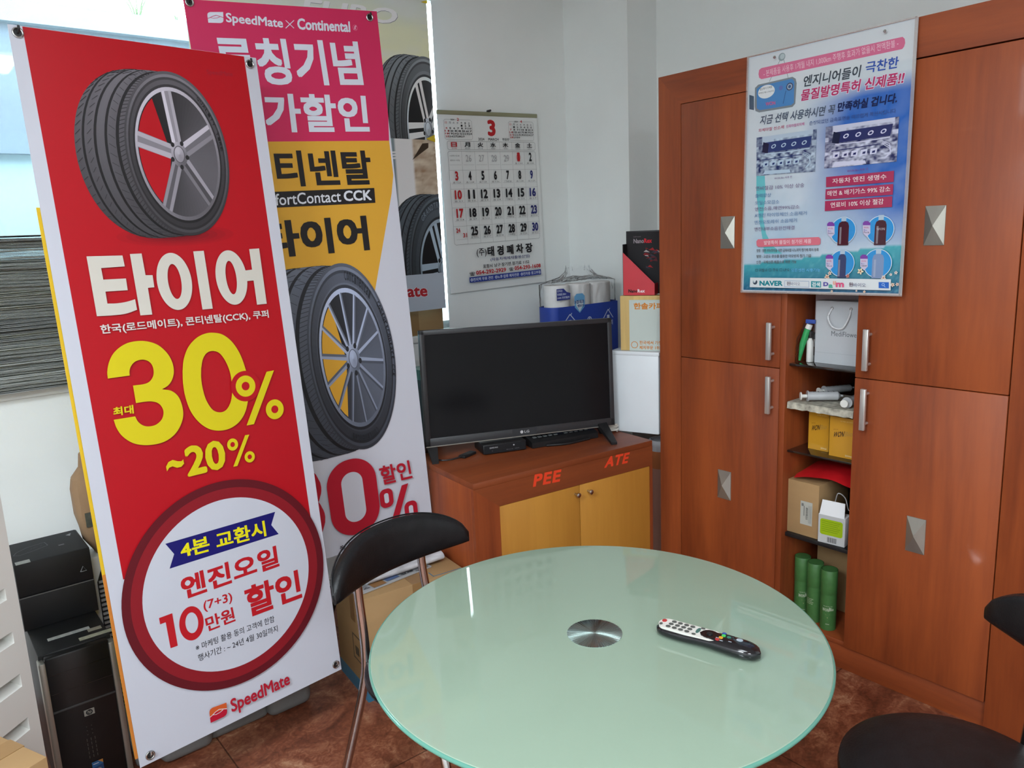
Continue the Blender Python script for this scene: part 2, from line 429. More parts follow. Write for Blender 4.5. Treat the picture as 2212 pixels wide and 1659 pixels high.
struct(B().ab((XL-.1, YF-.1, -.1), (XR+.1, YB+.2, 0)), 'floor', fm)
struct(B().ab((XL-.1, YF-.1, ZC), (XR+.1, YB+.2, ZC+.1)), 'ceiling', ceil_m)
WX0, WX1, WZ0, WZ1 = -1.6, 1.992, 1.070, 2.56; WXO = WX1+.20   # window opening in the back wall
b = B()
b.ab((XL, YB, 0), (WX1, YB+.2, WZ0)); b.ab((XL, YB, WZ1), (WX1, YB+.2, ZC)); b.ab((XL, YB, WZ0), (WX0, YB+.2, WZ1)); b.prism([(WX1, YB), (XR, YB), (XR, YB+.2), (WXO, YB+.2)], 0, ZC); b.prism([(WX1, YB), (WXO, YB+.2), (WX1, YB+.2)], 0, WZ0); b.prism([(WX1, YB), (WXO, YB+.2), (WX1, YB+.2)], WZ1, ZC)
struct(b, 'wall_back', wall_m, smooth=0)
struct(B().ab((XC, YC, 0), (XR, YB, ZC)), 'wall_corner', wall_m, smooth=0)
struct(B().ab((XR, YF, 0), (XR+.1, YB+.2, ZC)), 'wall_right', wall_m, smooth=0)
struct(B().ab((XL-.1, YF, 0), (XL, YB+.2, ZC)), 'wall_left', wall_m, smooth=0)
b = B(); b.ab((XL, YF-.1, 0), (XR, YF, ZC))
struct(b, 'wall_front', wall_m, smooth=0)

gm = bpy.data.materials.new('dusty_window_glass'); gm.use_nodes = True; nt = gm.node_tree; nt.nodes.remove(nt.nodes['Principled BSDF']); out = nt.nodes['Material Output']
tr = nt.nodes.new('ShaderNodeBsdfTransparent'); tr.inputs[0].default_value = (.90, .96, .97, 1)
gl = nt.nodes.new('ShaderNodeBsdfGlossy'); gl.inputs['Roughness'].default_value = .02
df = nt.nodes.new('ShaderNodeBsdfTranslucent'); df.inputs[0].default_value = (.72, .84, .9, 1)
dn = nt.nodes.new('ShaderNodeTexNoise'); dn.inputs['Scale'].default_value = 3; dn.inputs['Detail'].default_value = 6
dr = nt.nodes.new('ShaderNodeMapRange'); dr.inputs[1].default_value = .3; dr.inputs[2].default_value = .8; dr.inputs[3].default_value = .015; dr.inputs[4].default_value = .05
fr = nt.nodes.new('ShaderNodeFresnel'); fr.inputs[0].default_value = 1.5
m1 = nt.nodes.new('ShaderNodeMixShader'); m2 = nt.nodes.new('ShaderNodeMixShader')
nt.links.new(dn.outputs['Fac'], dr.inputs[0]); nt.links.new(dr.outputs[0], m1.inputs[0]); nt.links.new(tr.outputs[0], m1.inputs[1]); nt.links.new(df.outputs[0], m1.inputs[2])
nt.links.new(fr.outputs[0], m2.inputs[0]); nt.links.new(m1.outputs[0], m2.inputs[1]); nt.links.new(gl.outputs[0], m2.inputs[2]); nt.links.new(m2.outputs[0], out.inputs[0])

def window(name, x0, x1, z0, z1, y, muls):
    f = .035; b = B()
    for a, c in (((x0, y-.02, z0), (x1, y+.02, z0+f)), ((x0, y-.02, z1-f), (x1, y+.02, z1)), ((x0, y-.02, z0+f), (x0+f, y+.02, z1-f)), ((x1-f, y-.02, z0+f), (x1, y+.02, z1-f))): b.ab(a, c)
    for mx_ in muls: b.ab((mx_-.025, y-.018, z0+f), (mx_+.025, y+.018, z1-f))
    w = struct(b, name, alu, smooth=0)
    B().ab((x0+f, y-.003, z0+f), (x1-f, y+.003, z1-f)).done('pane', gm, w)
    return w
window('window_1', WX0, WXO-.012, WZ0, WZ1, YB+.165, (-.45, ))
tag(B().ab((WX0, YB-.012, WZ0-.03), (WX1, YB+.15, WZ0), .004).done('trim_1', wall_m), kind='structure')

# what stands outside the window
conc = mat('grey_blue_concrete', (.075, .105, .14), .8, var=(.12, 2.5), bump=(.1, 20))
conc_l = mat('pale_concrete', (.17, .245, .275), .8, var=(.08, 2))
grass = mat('dry_grass', (.10, .16, .07), .7, var=(.3, 20))
tag(B().ab((-8, YB+.25, -.2), (12, 16, -.05)).done('ground_outside', conc_l), kind='structure')
rw = thing('retaining_wall', 'grey concrete wall seen through the window under a bright sky', 'wall', (1.4, 4.6, -.05))
B().ab((-6, 0, 0), (1.0, .3, 2.03)).done('wall_face', conc_l, rw)
B().ab((-6, -.05, 2.03), (1.0, .3, 2.63)).done('upper_band', conc, rw)
B().ab((-6, -.10, 2.63), (1.02, .34, 2.73)).done('coping', mat('coping_concrete', (.13, .17, .20), .7, var=(.1, 3)), rw)
def tuft(px, n, h, label):
    p = onY(px, 40, 4.7); b = B(); rnd = random.Random(px)
    for i in range(n):
        a = rnd.uniform(0, 2*pi); l = rnd.uniform(.5, 1)*h; o = rnd.uniform(.1, .7)
        b.tube([(0, 0, 0), (cos(a)*l*o*.4, sin(a)*l*o*.4, l*.6), (cos(a)*l*o, sin(a)*l*o, l)], [.004, .004, .001], 5)
    t = b.done('grass_tuft', grass, M=Matrix.Translation((p.x, 4.72, 2.67))); tag(t, label, 'grass', 'weeds on the outside wall')
tuft(300, 16, .20, 'larger tuft of weeds on top of the outside wall, left of the other'); tuft(386, 10, .12, 'small tuft of weeds on the outside wall next to the tall banner')

# ceiling fixtures round the lamps
lampdiff = mat('lamp_diffuser', (.9, .9, .88), .5, emit=((1, .97, .92), 2.0))
for i, (x, y) in enumerate(PANELS):
    t = thing('ceiling_light', ['flat white ceiling light panel above the table', 'flat white ceiling light panel near the left wall', 'flat white ceiling light panel behind the camera'][i], 'lamp', (x, y, ZC), 0, 'ceiling light panels')
    B().ab((-.62, -.32, -.035), (.62, .32, 0), .004).done('housing', white_plastic, t)
    B().ab((-.58, -.28, -.042), (.58, .28, -.036)).done('diffuser', lampdiff, t)

# ------------------------------------------------------------------ wardrobe with open shelves
DX = 2.324
w = thing('wardrobe', 'tall reddish cherry wood wardrobe with an open middle shelf column', 'wardrobe', (DX, 1.2, 0))
def wp(name, m, *boxes, bev=.0015, parent=None):
    b = B()
    for a, c in boxes: b.ab((a[0], a[1]-1.2, a[2]), (c[0], c[1]-1.2, c[2]), bev)
    return b.done(name, m, parent or w)
Y0, Y1, HT = .30, 1.974, 2.034
# mitred front frame: left stile and top rail
b = B(); T = .02
b.prism([(1.974-1.2, 0), (1.974-1.2, HT), (1.872-1.2, 1.928), (1.872-1.2, 0)], 0, T, M=Matrix(((0, 0, 1, 0), (1, 0, 0, 0), (0, 1, 0, 0), (0, 0, 0, 1))))
b.done('left_stile', cherry, w, smooth=0)
b = B(); b.prism([(1.974-1.2, HT), (Y0-1.2, HT), (Y0-1.2, 1.928), (1.872-1.2, 1.928)], 0, T, M=Matrix(((0, 0, 1, 0), (1, 0, 0, 0), (0, 1, 0, 0), (0, 0, 0, 1))))
b.done('top_rail', cherry_h, w, smooth=0)
wp('right_stile', cherry, ((0, Y0, 0), (T, .757, 1.926)))
wp('plinth', cherry_h, ((.016, .757, 0), (.034, 1.872, .10)))
wp('side_panel', cherry, ((T, 1.956, 0), (.600, 1.974, HT)))
wp('side_panel', cherry, ((T, Y0, 0), (.600, Y0+.02, HT)))
wp('top_panel', cherry_h, ((T, Y0+.02, HT-.02), (.600, 1.956, HT)))
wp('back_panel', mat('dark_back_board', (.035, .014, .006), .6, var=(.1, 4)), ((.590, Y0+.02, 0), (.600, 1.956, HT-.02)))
wp('divider', cherry, ((.0, 1.430, .095), (.590, 1.452, 1.926)))
wp('divider', cherry, ((.012, 1.172, .095), (.590, 1.190, 1.926)))
wp('compartment_floor', cherry_h, ((.01, 1.19, .088), (.590, 1.43, .104)))
wp('shelf', dark_glass, ((.022, 1.1905, 1.020), (.588, 1.4295, 1.029)))
wp('shelf', dark_glass, ((.022, 1.1905, .888), (.588, 1.4295, .896)))
wp('shelf', dark_glass, ((.022, 1.1905, .718), (.588, 1.4295, .726)))
wp('shelf', black_plastic, ((.022, 1.1905, .412), (.588, 1.4295, .426)))
def door(y0, y1, z0, z1, hy, hz0, hz1, py, pz, lab):
    d = wp('door', cherry, ((-.0, y0, z0), (.019, y1, z1)), bev=.002)
    d['label'] = lab
    h = B()
    for zz in (hz0+.018, hz1-.018): h.tube([(.0, hy-1.2, zz), (-.024, hy-1.2, zz)], .005, 10)
    h.box((-.029, hy-1.2, (hz0+hz1)/2), (.011, .017, hz1-hz0), .002); h.done('handle', bar_metal, d)
    (a0, a1), (c0, c1) = py, pz; b = B(); ya, yb = a0-1.2, a1-1.2; ym, zm = (ya+yb)/2, (c0+c1)/2
    c = [(-.003, ya, c0), (-.003, yb, c0), (-.003, yb, c1), (-.003, ya, c1)]; o = [(0, *p[1:]) for p in c]
    V = [b.bm.verts.new(p) for p in c]; O = [b.bm.verts.new(p) for p in o]; ap = b.bm.verts.new((-.017, ym, zm))
    for i in range(4): b.bm.faces.new((V[i], V[(i+1) % 4], ap)); b.bm.faces.new((O[i], O[(i+1) % 4], V[(i+1) % 4], V[i]))
    b.done('pyramid_plate', satin, d, smooth=0)
door(1.453, 1.870, 1.0125, 1.926, 1.478, 1.042, 1.169, (1.637, 1.694), (1.415, 1.525), 'upper left door')
door(1.453, 1.870, .092, 1.0100, 1.477, .855, .985, (1.640, 1.697), (.495, .604), 'lower left door')
door(.760, 1.189, 1.0125, 1.924, 1.145, 1.041, 1.169, (.949, 1.004), (1.416, 1.525), 'upper right door')
door(.760, 1.189, .092, 1.0100, 1.145, .854, .985, (.950, 1.006), (.494, .605), 'lower right door')

# ------------------------------------------------------------------ low television cabinet (turned a little)
FL = onZ(1021.5, 1046, .68); FR = onZ(1409, 951, .68); BL_ = onZ(916, 985, .68)
ang = math.atan2(FR.y-FL.y, FR.x-FL.x); CWd = (FR-FL).xy.length; CDp = .57
cab = thing('television_cabinet', 'low cherry wood cabinet with two yellow maple doors and red letters', 'cabinet', (FL.x, FL.y, 0), ang)
h = .68
B().ab((0, 0, h-.022), (CWd, CDp, h), .0015).done('top', cherry_x, cab)
B().ab((0, .018, 0), (.02, CDp, h-.022), .001).done('side_panel', cherry, cab)
B().ab((CWd-.02, .018, 0), (CWd, CDp, h-.022), .001).done('side_panel', cherry, cab)
B().ab((.02, CDp-.012, 0), (CWd-.02, CDp, h-.022)).done('back_panel', cherry, cab)
def cz(px, py):                                # pixel on the cabinet's front plane -> local (x, z)
    o = Vector((FL.x, FL.y, 0)); ux = Vector((cos(ang), sin(ang), 0)); n = Vector((sin(ang), -cos(ang), 0)); r = ray(px, py); t = (o-CAM).dot(n)/r.dot(n); q = CAM+r*t-o; return q.dot(ux), q.z
dx0, dz = cz(1079, 1093.7); dx1, _ = cz(1403.8, 1006); dm, _ = cz(1252, 1050)
XZ = Matrix(((1, 0, 0, 0), (0, 0, 1, 0), (0, 1, 0, 0), (0, 0, 0, 1)))
dx1 = min(dx1, CWd-.008)
B().prism([(0, h-.022), (CWd, h-.022), (CWd, dz), (dx0, dz)], 0, .018, M=XZ).done('front_rail', cherry_x, cab, smooth=0)
B().prism([(0, 0), (0, h-.022), (dx0, dz), (dx0, 0)], 0, .018, M=XZ).done('front_stile', cherry, cab, smooth=0)
B().prism([(dx1, 0), (dx1, dz), (CWd, dz), (CWd, 0)], 0, .018, M=XZ).done('front_stile', cherry, cab, smooth=0)
B().ab((dx0, .004, 0), (dx1, .018, .05)).done('plinth', cherry_x, cab)
for a, c, kx, kz in ((dx0+.001, dm-.0015, *cz(1243, 1067)), (dm+.0015, dx1-.001, *cz(1270, 1060))):
    d = B().ab((a, .001, .052), (c, .018, dz-.0015), .001).done('door', maple, cab)
    B().lathe([(.0, 0), (.0045, 0), (.0045, .012), (.009, .016), (.009, .024), (.006, .026), (0, .026)], 16, M=Matrix.Translation((kx, .001, kz)) @ Matrix.Rotation(pi/2, 4, 'X')).done('knob', chrome, d)
# red letters stuck on the rail
o = Vector((FL.x, FL.y, 0)); ux = Vector((cos(ang), sin(ang), 0))
def letters(body, BLp, BRp, TLp, bold=.036):
    a, b_, c = (Vector(cz(*p)) for p in (BLp, BRp, TLp)); fs, bb = text_faces(body, 0, 3, 1.14); bmn = B()
    for k in range(9):                          # heavy letters: shifted layers, a hair apart
        dx, dy = [(0, 0), (1, 0), (-1, 0), (0, 1), (0, -1), (1, 1), (-1, 1), (1, -1), (-1, -1)][k]; dx *= bold; dy *= bold
        for f in fs:
            vs = []
            for x, y in f:
                p = a+(b_-a)*((x+dx-bb[0]+bold)/(bb[2]-bb[0]+2*bold))+(c-a)*((y+dy-bb[1]+bold)/(bb[3]-bb[1]+2*bold)); vs.append(bmn.bm.verts.new((p.x, -.0003-.00003*k, p.y)))
            bmn.bm.faces.new(vs)
    return bmn
red_sticker = mat('red_sticker', (.80, .06, .02), .4, var=(.06, 20))
letters('PEE', (1151, 1052), (1209, 1040), (1155, 1025)).done('red_lettering', red_sticker, cab, smooth=0)
letters('ATE', (1305, 1011), (1355, 1000), (1311, 987)).done('red_lettering', red_sticker, cab, smooth=0)

# ------------------------------------------------------------------ round glass table
TC = (.976, .997); TZ = .73; TR = .432
tb = thing('round_table', 'round frosted pale green glass table with a chrome centre disc', 'table', (*TC, 0))
frost = mat('frosted_green_glass', (.255, .335, .255), .012, spec=.6, var=(.02, 3))
edge = mat('glass_edge', (.10, .27, .21), .05, spec=.7, var=(.05, 8))
B().lathe([(0, TZ-.010), (TR-.004, TZ-.010), (TR-.001, TZ-.008), (TR-.001, TZ-.0021), (TR-.003, TZ-.0001), (TR-.0045, TZ), (0, TZ)], 160).done('glass_top', frost, tb)
B().torus((0, 0, TZ-.0052), TR-.002, .0042, 160, 10).done('glass_rim', edge, tb)
dm_ = bpy.data.materials.new('spun_steel'); dm_.use_nodes = True; nt = dm_.node_tree; bs = nt.nodes['Principled BSDF']
bs.inputs['Base Color'].default_value = (.40, .52, .49, 1); bs.inputs['Metallic'].default_value = 1; bs.inputs['Roughness'].default_value = .26
bs.inputs['Anisotropic'].default_value = .92; tg = nt.nodes.new('ShaderNodeTangent'); tg.direction_type = 'RADIAL'; tg.axis = 'Z'; nt.links.new(tg.outputs[0], bs.inputs['Tangent'])
tcd = nt.nodes.new('ShaderNodeTexCoord'); sp_ = nt.nodes.new('ShaderNodeSeparateXYZ'); at2 = nt.nodes.new('ShaderNodeMath'); at2.operation = 'ARCTAN2'; ng = nt.nodes.new('ShaderNodeTexNoise'); ng.noise_dimensions = '1D'; ng.inputs['Scale'].default_value = 26 if 'Scale' in ng.inputs else 1
nt.links.new(tcd.outputs['Object'], sp_.inputs[0]); nt.links.new(sp_.outputs[0], at2.inputs[0]); nt.links.new(sp_.outputs[1], at2.inputs[1]); nt.links.new(at2.outputs[0], ng.inputs['W'])
bd = nt.nodes.new('ShaderNodeBump'); bd.inputs['Strength'].default_value = .55; bd.inputs['Distance'].default_value = .004; nt.links.new(ng.outputs['Fac'], bd.inputs['Height']); nt.links.new(bd.outputs[0], bs.inputs['Normal'])
mr = nt.nodes.new('ShaderNodeMapRange'); mr.inputs[3].default_value = .16; mr.inputs[4].default_value = .40; nt.links.new(ng.outputs['Fac'], mr.inputs[0]); nt.links.new(mr.outputs[0], bs.inputs['Roughness'])
B().lathe([(0, TZ+.0002), (.0535, TZ+.0002), (.0535, TZ+.0008), (.0532, TZ+.001), (0, TZ+.001)], 64).done('centre_disc', dm_, tb)
B().lathe([(0, TZ-.03), (.16, TZ-.03), (.16, TZ-.022), (.05, TZ-.018), (.05, TZ-.0105), (0, TZ-.0105)], 48).done('top_bracket', chrome, tb)
B().lathe([(0, .03), (.035, .03), (.035, TZ-.03), (0, TZ-.03)], 32).done('column', chrome, tb)
B().lathe([(0, 0), (.24, 0), (.24, .006), (.22, .014), (.06, .03), (.036, .04), (0, .04)], 64).done('base_plate', chrome, tb)

# ------------------------------------------------------------------ chairs with a crescent back pad
def make_chair(name, label, loc, rz, grp):
    """local: seat centre at origin, facing +y; the back pad stands behind it"""
    c = thing(name, label, 'chair', loc, rz, grp)
    prof = [(0, .430), (.168, .430), (.192, .435), (.204, .447), (.202, .459), (.188, .468), (.150, .473), (0, .475)]
    B().lathe(prof, 64).done('seat', leather, c)
    B().torus((0, 0, .438), .2005, .0028, 64, 6).done('seat_piping', leather, c)
    L = .235; N = 34; rs = []; seam = []
    for i in range(N+1):
        s_ = -1+2*i/N; s_ = max(-.9985, min(.9985, s_)); x = s_*L*(1-.02*abs(s_)); y = PADY+PADB*(s_*s_)
        e = (1-abs(s_)**2.6)**.62
        zt = PADZ+.012+.088*e; zb = PADZ-.012-.022*(1-s_*s_); t = .021*(1-abs(s_)**6)**.5+.002
        nx, ny = -2*PADB*s_/L, 1.0; nl = math.hypot(nx, ny); nx /= nl; ny /= nl
        r = []
        for k in range(16):
            a = 2*pi*k/16; ca, sa = cos(a), sin(a); ce = math.copysign(abs(ca)**.7, ca); se = math.copysign(abs(sa)**.8, sa)
            r.append((x+nx*t*ce, y+ny*t*ce, (zt+zb)/2+(zt-zb)/2*se))
        rs.append(r); seam.append(((x-nx*t*.75, y-ny*t*.75, zt-.003)))
    pad = B().rings(rs).done('back_pad', leather, c, smooth=60)
    B().tube(seam, .0022, 6).done('seam', leather, pad)
    for sx in (-1, 1):
        # rear leg runs from the pad down past the seat to the floor, front leg from the seat frame
        B().tube(bez([(sx*.110, PADY+.012, PADZ+.02), (sx*.110, PADY+.014, PADZ-.06), (sx*.116, PADY+.03, .48), (sx*.125, PADY+.02, .38), (sx*.150, PADY-.043, .15), (sx*.166, PADY-.08, .012)], 6), .0115, 12).done('leg', chrome, c)
        B().tube(bez([(sx*.11, .02, .428), (sx*.145, .12, .34), (sx*.165, .16, .16), (sx*.17, .175, .012)], 6), .0115, 12).done('leg', chrome, c)
        B().tube([(sx*.117, PADY+.03, .43), (sx*.115, -.06, .426), (sx*.11, .04, .428)], .009, 10).done('seat_rail', chrome, c)
        for (fx, fy) in ((.166, PADY-.08), (.17, .175)): B().lathe([(0, 0), (.014, 0), (.014, .014), (0, .014)], 12, c=(sx*fx, fy)).done('foot_cap', black_plastic, c)
    return c
PADY, PADB, PADZ = -.20, .080, .682
ch1 = make_chair('dining_chair', 'black leather chair with a crescent backrest standing in front of the large cardboard box', (.957, 1.505, 0), pi+.20, 'chairs round the glass table')
ch2 = copy_tree(ch1); ch2.location = (1.43, .505, 0); ch2.rotation_euler.z = radians(40); ch2['label'] = 'black leather chair with a round seat standing before the wardrobe doors'

# ------------------------------------------------------------------ banners
def rotm(rx, ry, rz): return Matrix.Rotation(radians(rz), 3, 'Z') @ Matrix.Rotation(radians(rx), 3, 'X') @ Matrix.Rotation(radians(ry), 3, 'Y')
def sheet(c, rx, ry, rz, w, h, **k):
    m = rotm(rx, ry, rz); return Sheet(c, m.col[0], m.col[2], (-w/2, -h/2, w/2, h/2), **k)
WHT = P(192, 194, 204)
eye_m = mat('eyelet_metal', (.45, .45, .44), .25, metal=1, var=(.08, 40))
def eyelets(s, px, root, hooks=True):
    for p in px:
        u, v = s.uv(p); m = s.M() @ Matrix.Translation((u, v, .0016))
        e = B().torus((0, 0, 0), .0098, .0026, 28, 8).done('eyelet', eye_m, root, M=m)
        b = B(); b.lathe([(0, -.0006), (.0085, -.0006), (.0085, -.0002), (0, -.0002)], 20); b.done('eyelet_hole', black_plastic, e, M=m)
        if hooks: B().tube([(0, 0, -.012), (0, 0, .004), (.001, .006, .010), (.001, .013, .009)], .0030, 8).done('hook', black_plastic if v > 0 else eye_m, e, M=m)
def stand(s, root, arms=True):
    """X-shaped holder behind the sheet: arms to the corners, mast, foot"""
    M = s.M(); u0, v0, u1, v1 = s.rect
    B().tube([(u0+.03, v1-.035, -.012), (0, 0, -.030), (u1-.03, v0+.035, -.012)], .005, 8).done('brace', black_plastic, root, M=M)
    B().tube([(u1-.03, v1-.035, -.012), (0, 0, -.036), (u0+.03, v0+.035, -.012)], .005, 8).done('brace', black_plastic, root, M=M)

# --- red banner in front
s1 = sheet((.619, 2.102, 1.106), -4.968, .047, 6.344, .6, 1.809, back=WHT)
r1 = thing('banner', 'red banner with a five spoke tyre picture and big yellow digits, standing in front', 'banner', (.66, 2.25, 0))
RED = P(172, 12, 26)
s1.poly([(48, 57), (527, 122), (673, 1132), (266, 1252)], RED)
TX = [(-.0001)]
s1.text('SpeedMate', (447, 163), (503, 168), (446, 150), P(150, 30, 46), .01)
cx = s1.uv((382, 333)); rt = s1.uv((491, 333)); tp = s1.uv((382, 157)); bt = s1.uv((386, 510)); lf = s1.uv((272, 333)); bc = s1.uv((270, 300))
cxy = ((lf[0]+rt[0])/2, (tp[1]+bt[1])/2)
sx, sy = (rt[0]-lf[0])/2, (tp[1]-bt[1])/2
for i in range(6):                              # printed soft shade under the tyre
    k = 1-i*.15; s1.ell((cxy[0]-.035, cxy[1]-sy*.99), (sx*1.15*k, 0), (0, sy*.13*k), mix(RED, P(96, 12, 24), (i+1)/6.5), 40)
tyre(s1, cxy, sx, sy, (bc[0]-s1.uv((382, 333))[0], -.006), .80, hub_bg=RED, style=5, hue=(1, .97, 1.03), lum=.95, face_txt=[('QUALITY TIRE', pi*.30, pi*.02, .885, .05, 34)])
WT = P(200, 196, 186)
Z3 = dict(sc=3.95, off=(0, 420)); Z4 = dict(sc=3.95, off=(400, 420)); px3 = lambda x, y: (x/3.95, 420+y/3.95); px4 = lambda x, y: (400+x/3.95, 420+y/3.95)
s1.trace([[(733, 530), (1040, 522)], [(1060, 615), (858, 630)], [(877, 728), (1070, 718)], [(1085, 818), (895, 830)], [(912, 932), (990, 930), (1070, 918), (1148, 895)], [(1165, 985), (1070, 1018), (960, 1032), (822, 1040)]], WT, **Z3)
s1.trace([[(1103, 510), (1203, 505)], [(1237, 690), (1297, 690)], [(1312, 793), (1257, 798)], [(1294, 1025), (1193, 1033)]], WT, **Z3)
s1.ringx(*(px3(*q) for q in ((1322, 675), (1640, 800), (1445, 500), (1510, 987), (1420, 690), (1548, 785), (1460, 595), (1503, 893))), WT)
s1.trace([[(1643, 487), (1733, 482)], [(1810, 975), (1722, 983)]], WT, **Z3)
s1.ringx(*(px4(*q) for q in ((245, 640), (530, 770), (355, 478), (418, 942), (333, 650), (440, 770), (368, 568), (405, 853))), WT)
s1.trace([[(490, 652), (565, 643)], [(578, 735), (500, 742)]], WT, **Z4)
s1.trace([[(540, 468), (625, 462)], [(690, 933), (607, 942)]], WT, **Z4)
s1.text('한국(로드메이트), 콘티넨탈(CCK), 쿠퍼', (218, 725), (580, 689), (214, 702), P(205, 200, 196), .022, 2)
YL = P(205, 190, 22)
Z6 = dict(sc=4.608, off=(160, 700))
s1.trace([[(330, 542), (325, 470), (345, 370), (400, 275), (500, 200), (610, 171), (720, 173), (830, 210), (920, 290), (970, 380), (986, 470), (970, 550), (930, 610), (870, 648)],
          [(872, 650), (960, 664), (1030, 720), (1068, 810), (1080, 900), (1060, 990), (1010, 1080), (930, 1150), (830, 1190), (700, 1204), (580, 1183), (480, 1120), (420, 1040), (388, 952)],
          [(602, 918), (630, 970), (680, 1008), (740, 1018), (810, 1000), (865, 950), (884, 885), (870, 830), (830, 787), (770, 770), (700, 772), (610, 786)],
          [(580, 612), (690, 597), (745, 572), (780, 520), (785, 460), (765, 400), (720, 363), (660, 355), (600, 375), (560, 420), (545, 470), (548, 512)]], YL, **Z6)
s1.trace([[(1073, 470), (1085, 350), (1130, 230), (1210, 140), (1300, 95), (1380, 87), (1470, 105), (1560, 172), (1640, 290), (1700, 450), (1735, 620), (1720, 780), (1690, 890), (1630, 980), (1540, 1040), (1435, 1060), (1330, 1040), (1230, 970), (1150, 860), (1100, 720), (1078, 590), (1073, 470)]], YL,
         holes=[[[(1258, 440), (1275, 350), (1312, 290), (1370, 268), (1440, 290), (1500, 370), (1542, 470), (1560, 570), (1566, 680), (1550, 780), (1505, 856), (1440, 878), (1370, 850), (1310, 760), (1275, 650), (1258, 540), (1258, 440)]]], **Z6)
def ringp(s, c, ro, ri, col, inner, gap=None, ex=1):
    if gap: s.ell(s.uv(c), (gap, 0), (0, gap*ex), inner, 44)
    s.ell(s.uv(c), (ro, 0), (0, ro*ex), col, 44); s.ell(s.uv(c), (ri, 0), (0, ri*ex), inner, 36)
s1.circ((529, 834), .0425, RED); ringp(s1, (529, 834), .0285, .0115, YL, RED, None, 1.03); ringp(s1, (592, 884), .0275, .0108, YL, RED, None, 1.03)
s1.poly([(574, 803), (590, 800), (547, 916), (531, 919)], YL)
s1.text('최대', (244, 899), (288, 893), (242, 880), YL, .03)
s1.text('20', (404, 1031), (489, 1010), (394, 966), YL, .035)
s1.poly([(357, 1008), (362, 998), (371, 993), (382, 996), (390, 996), (394, 992), (396, 1001), (390, 1008), (381, 1010), (371, 1007), (364, 1010), (359, 1018)], YL)
ringp(s1, (500.7, 960), .0155, .0065, YL, RED, None, 1.08); ringp(s1, (537.6, 986.5), .0150, .0064, YL, RED, None, 1.05)
s1.poly([(527.5, 940), (536.5, 938.5), (511, 1006), (502, 1008)], YL)
def circfit(pts):
    # least squares circle through uv points
    A = [[0]*3 for _ in range(3)]; y = [0]*3
    for u, v in pts:
        r = (2*u, 2*v, 1); t = u*u+v*v
        for i in range(3):
            y[i] += r[i]*t
            for j in range(3): A[i][j] += r[i]*r[j]
    x = Matrix(A).inverted() @ Vector(y); return (x[0], x[1]), math.sqrt(x[2]+x[0]**2+x[1]**2)
cc, R1 = circfit([s1.uv(p) for p in ((519, 1034.7), (260.8, 1310), (443, 1491), (696.5, 1228))])
s1.ell(cc, (R1, 0), (0, R1), P(92, 18, 28), 96); s1.ell(cc, (R1*.925, 0), (0, R1*.925), P(132, 24, 34), 96); s1.ell(cc, (R1*.825, 0), (0, R1*.825), P(190, 193, 203), 96)
s1.poly([(355.4, 1174), (592.4, 1105), (584, 1133.5), (600, 1153), (364.6, 1227.7), (374.4, 1196)], P(24, 22, 100))
DR = P(178, 24, 34)
s1.text('4본 교환시', (391, 1207), (574, 1157), (385, 1171), P(222, 212, 18), .024)
s1.text('엔진오일', (394, 1296), (602, 1222), (386, 1247), DR, .028)
s1.text('(7+3)', (439, 1323), (501, 1302), (436, 1298), DR, .02)
s1.poly([(341.5, 1334), (370, 1323.5), (382, 1393.5), (366.5, 1399), (356, 1343), (344, 1347.5)], DR); s1.ringx((385, 1350), (438, 1340), (416, 1306), (413.5, 1382.5), (398.5, 1347), (426, 1341), (415, 1320), (413, 1367), DR)
s1.text('만원', (446, 1364), (507, 1340), (439.5, 1333), DR, .02)
s1.text('할인', (534, 1334), (651, 1290), (524, 1269), DR, .028)
BK = P(28, 28, 32)
s1.text('※ 마케팅 활용 동의 고객에 한함', (421.5, 1406), (591, 1342), (419.5, 1391), BK, .004, 2)
s1.text('행사기간 : ~ 24년 4월 30일까지', (426.6, 1428), (598, 1363), (424.6, 1413), BK, .004, 2)
def logo(s, q, top, bot, line):
    """rounded badge with a car outline; q = photo corners TL TR BR BL"""
    p = [Vector(s.uv(c)) for c in q]; pt = lambda a, b: tuple((p[3]*(1-a)+p[2]*a)*(1-b)+(p[0]*(1-a)+p[1]*a)*b)
    rc = [(0, 0), (.8, 0), (.92, .06), (.98, .16), (1, .3), (1, 1), (.2, 1), (.08, .94), (.02, .84), (0, .7)]
    s.uvpoly([pt(*c) for c in rc], bot)
    s.uvpoly([pt(*c) for c in ((0, .42), (.35, .6), (1, .5), (1, 1), (.2, 1), (.08, .94), (.02, .84), (0, .7))], top)
    w = (p[1]-p[0]).length*.035
    s.uvline([pt(*c) for c in ((0, .40), (.15, .48), (.35, .62), (.55, .70), (.75, .62), (1, .50))], w, line)
    s.uvline([pt(*c) for c in ((.18, .48), (.36, .42), (.6, .46), (.78, .56))], w*.8, line)
logo(s1, ((449, 1530), (487, 1516), (489, 1543), (453, 1560)), P(200, 88, 40), P(176, 20, 46), P(215, 215, 220))
s1.text('SpeedMate', (500, 1546), (626, 1484), (494, 1510), P(172, 26, 46), .025)
s1.build('printed_sheet', ink_vinyl, r1)
eyelets(s1, ((38, 71), (539, 139), (725, 1435), (324, 1631)), r1); stand(s1, r1)
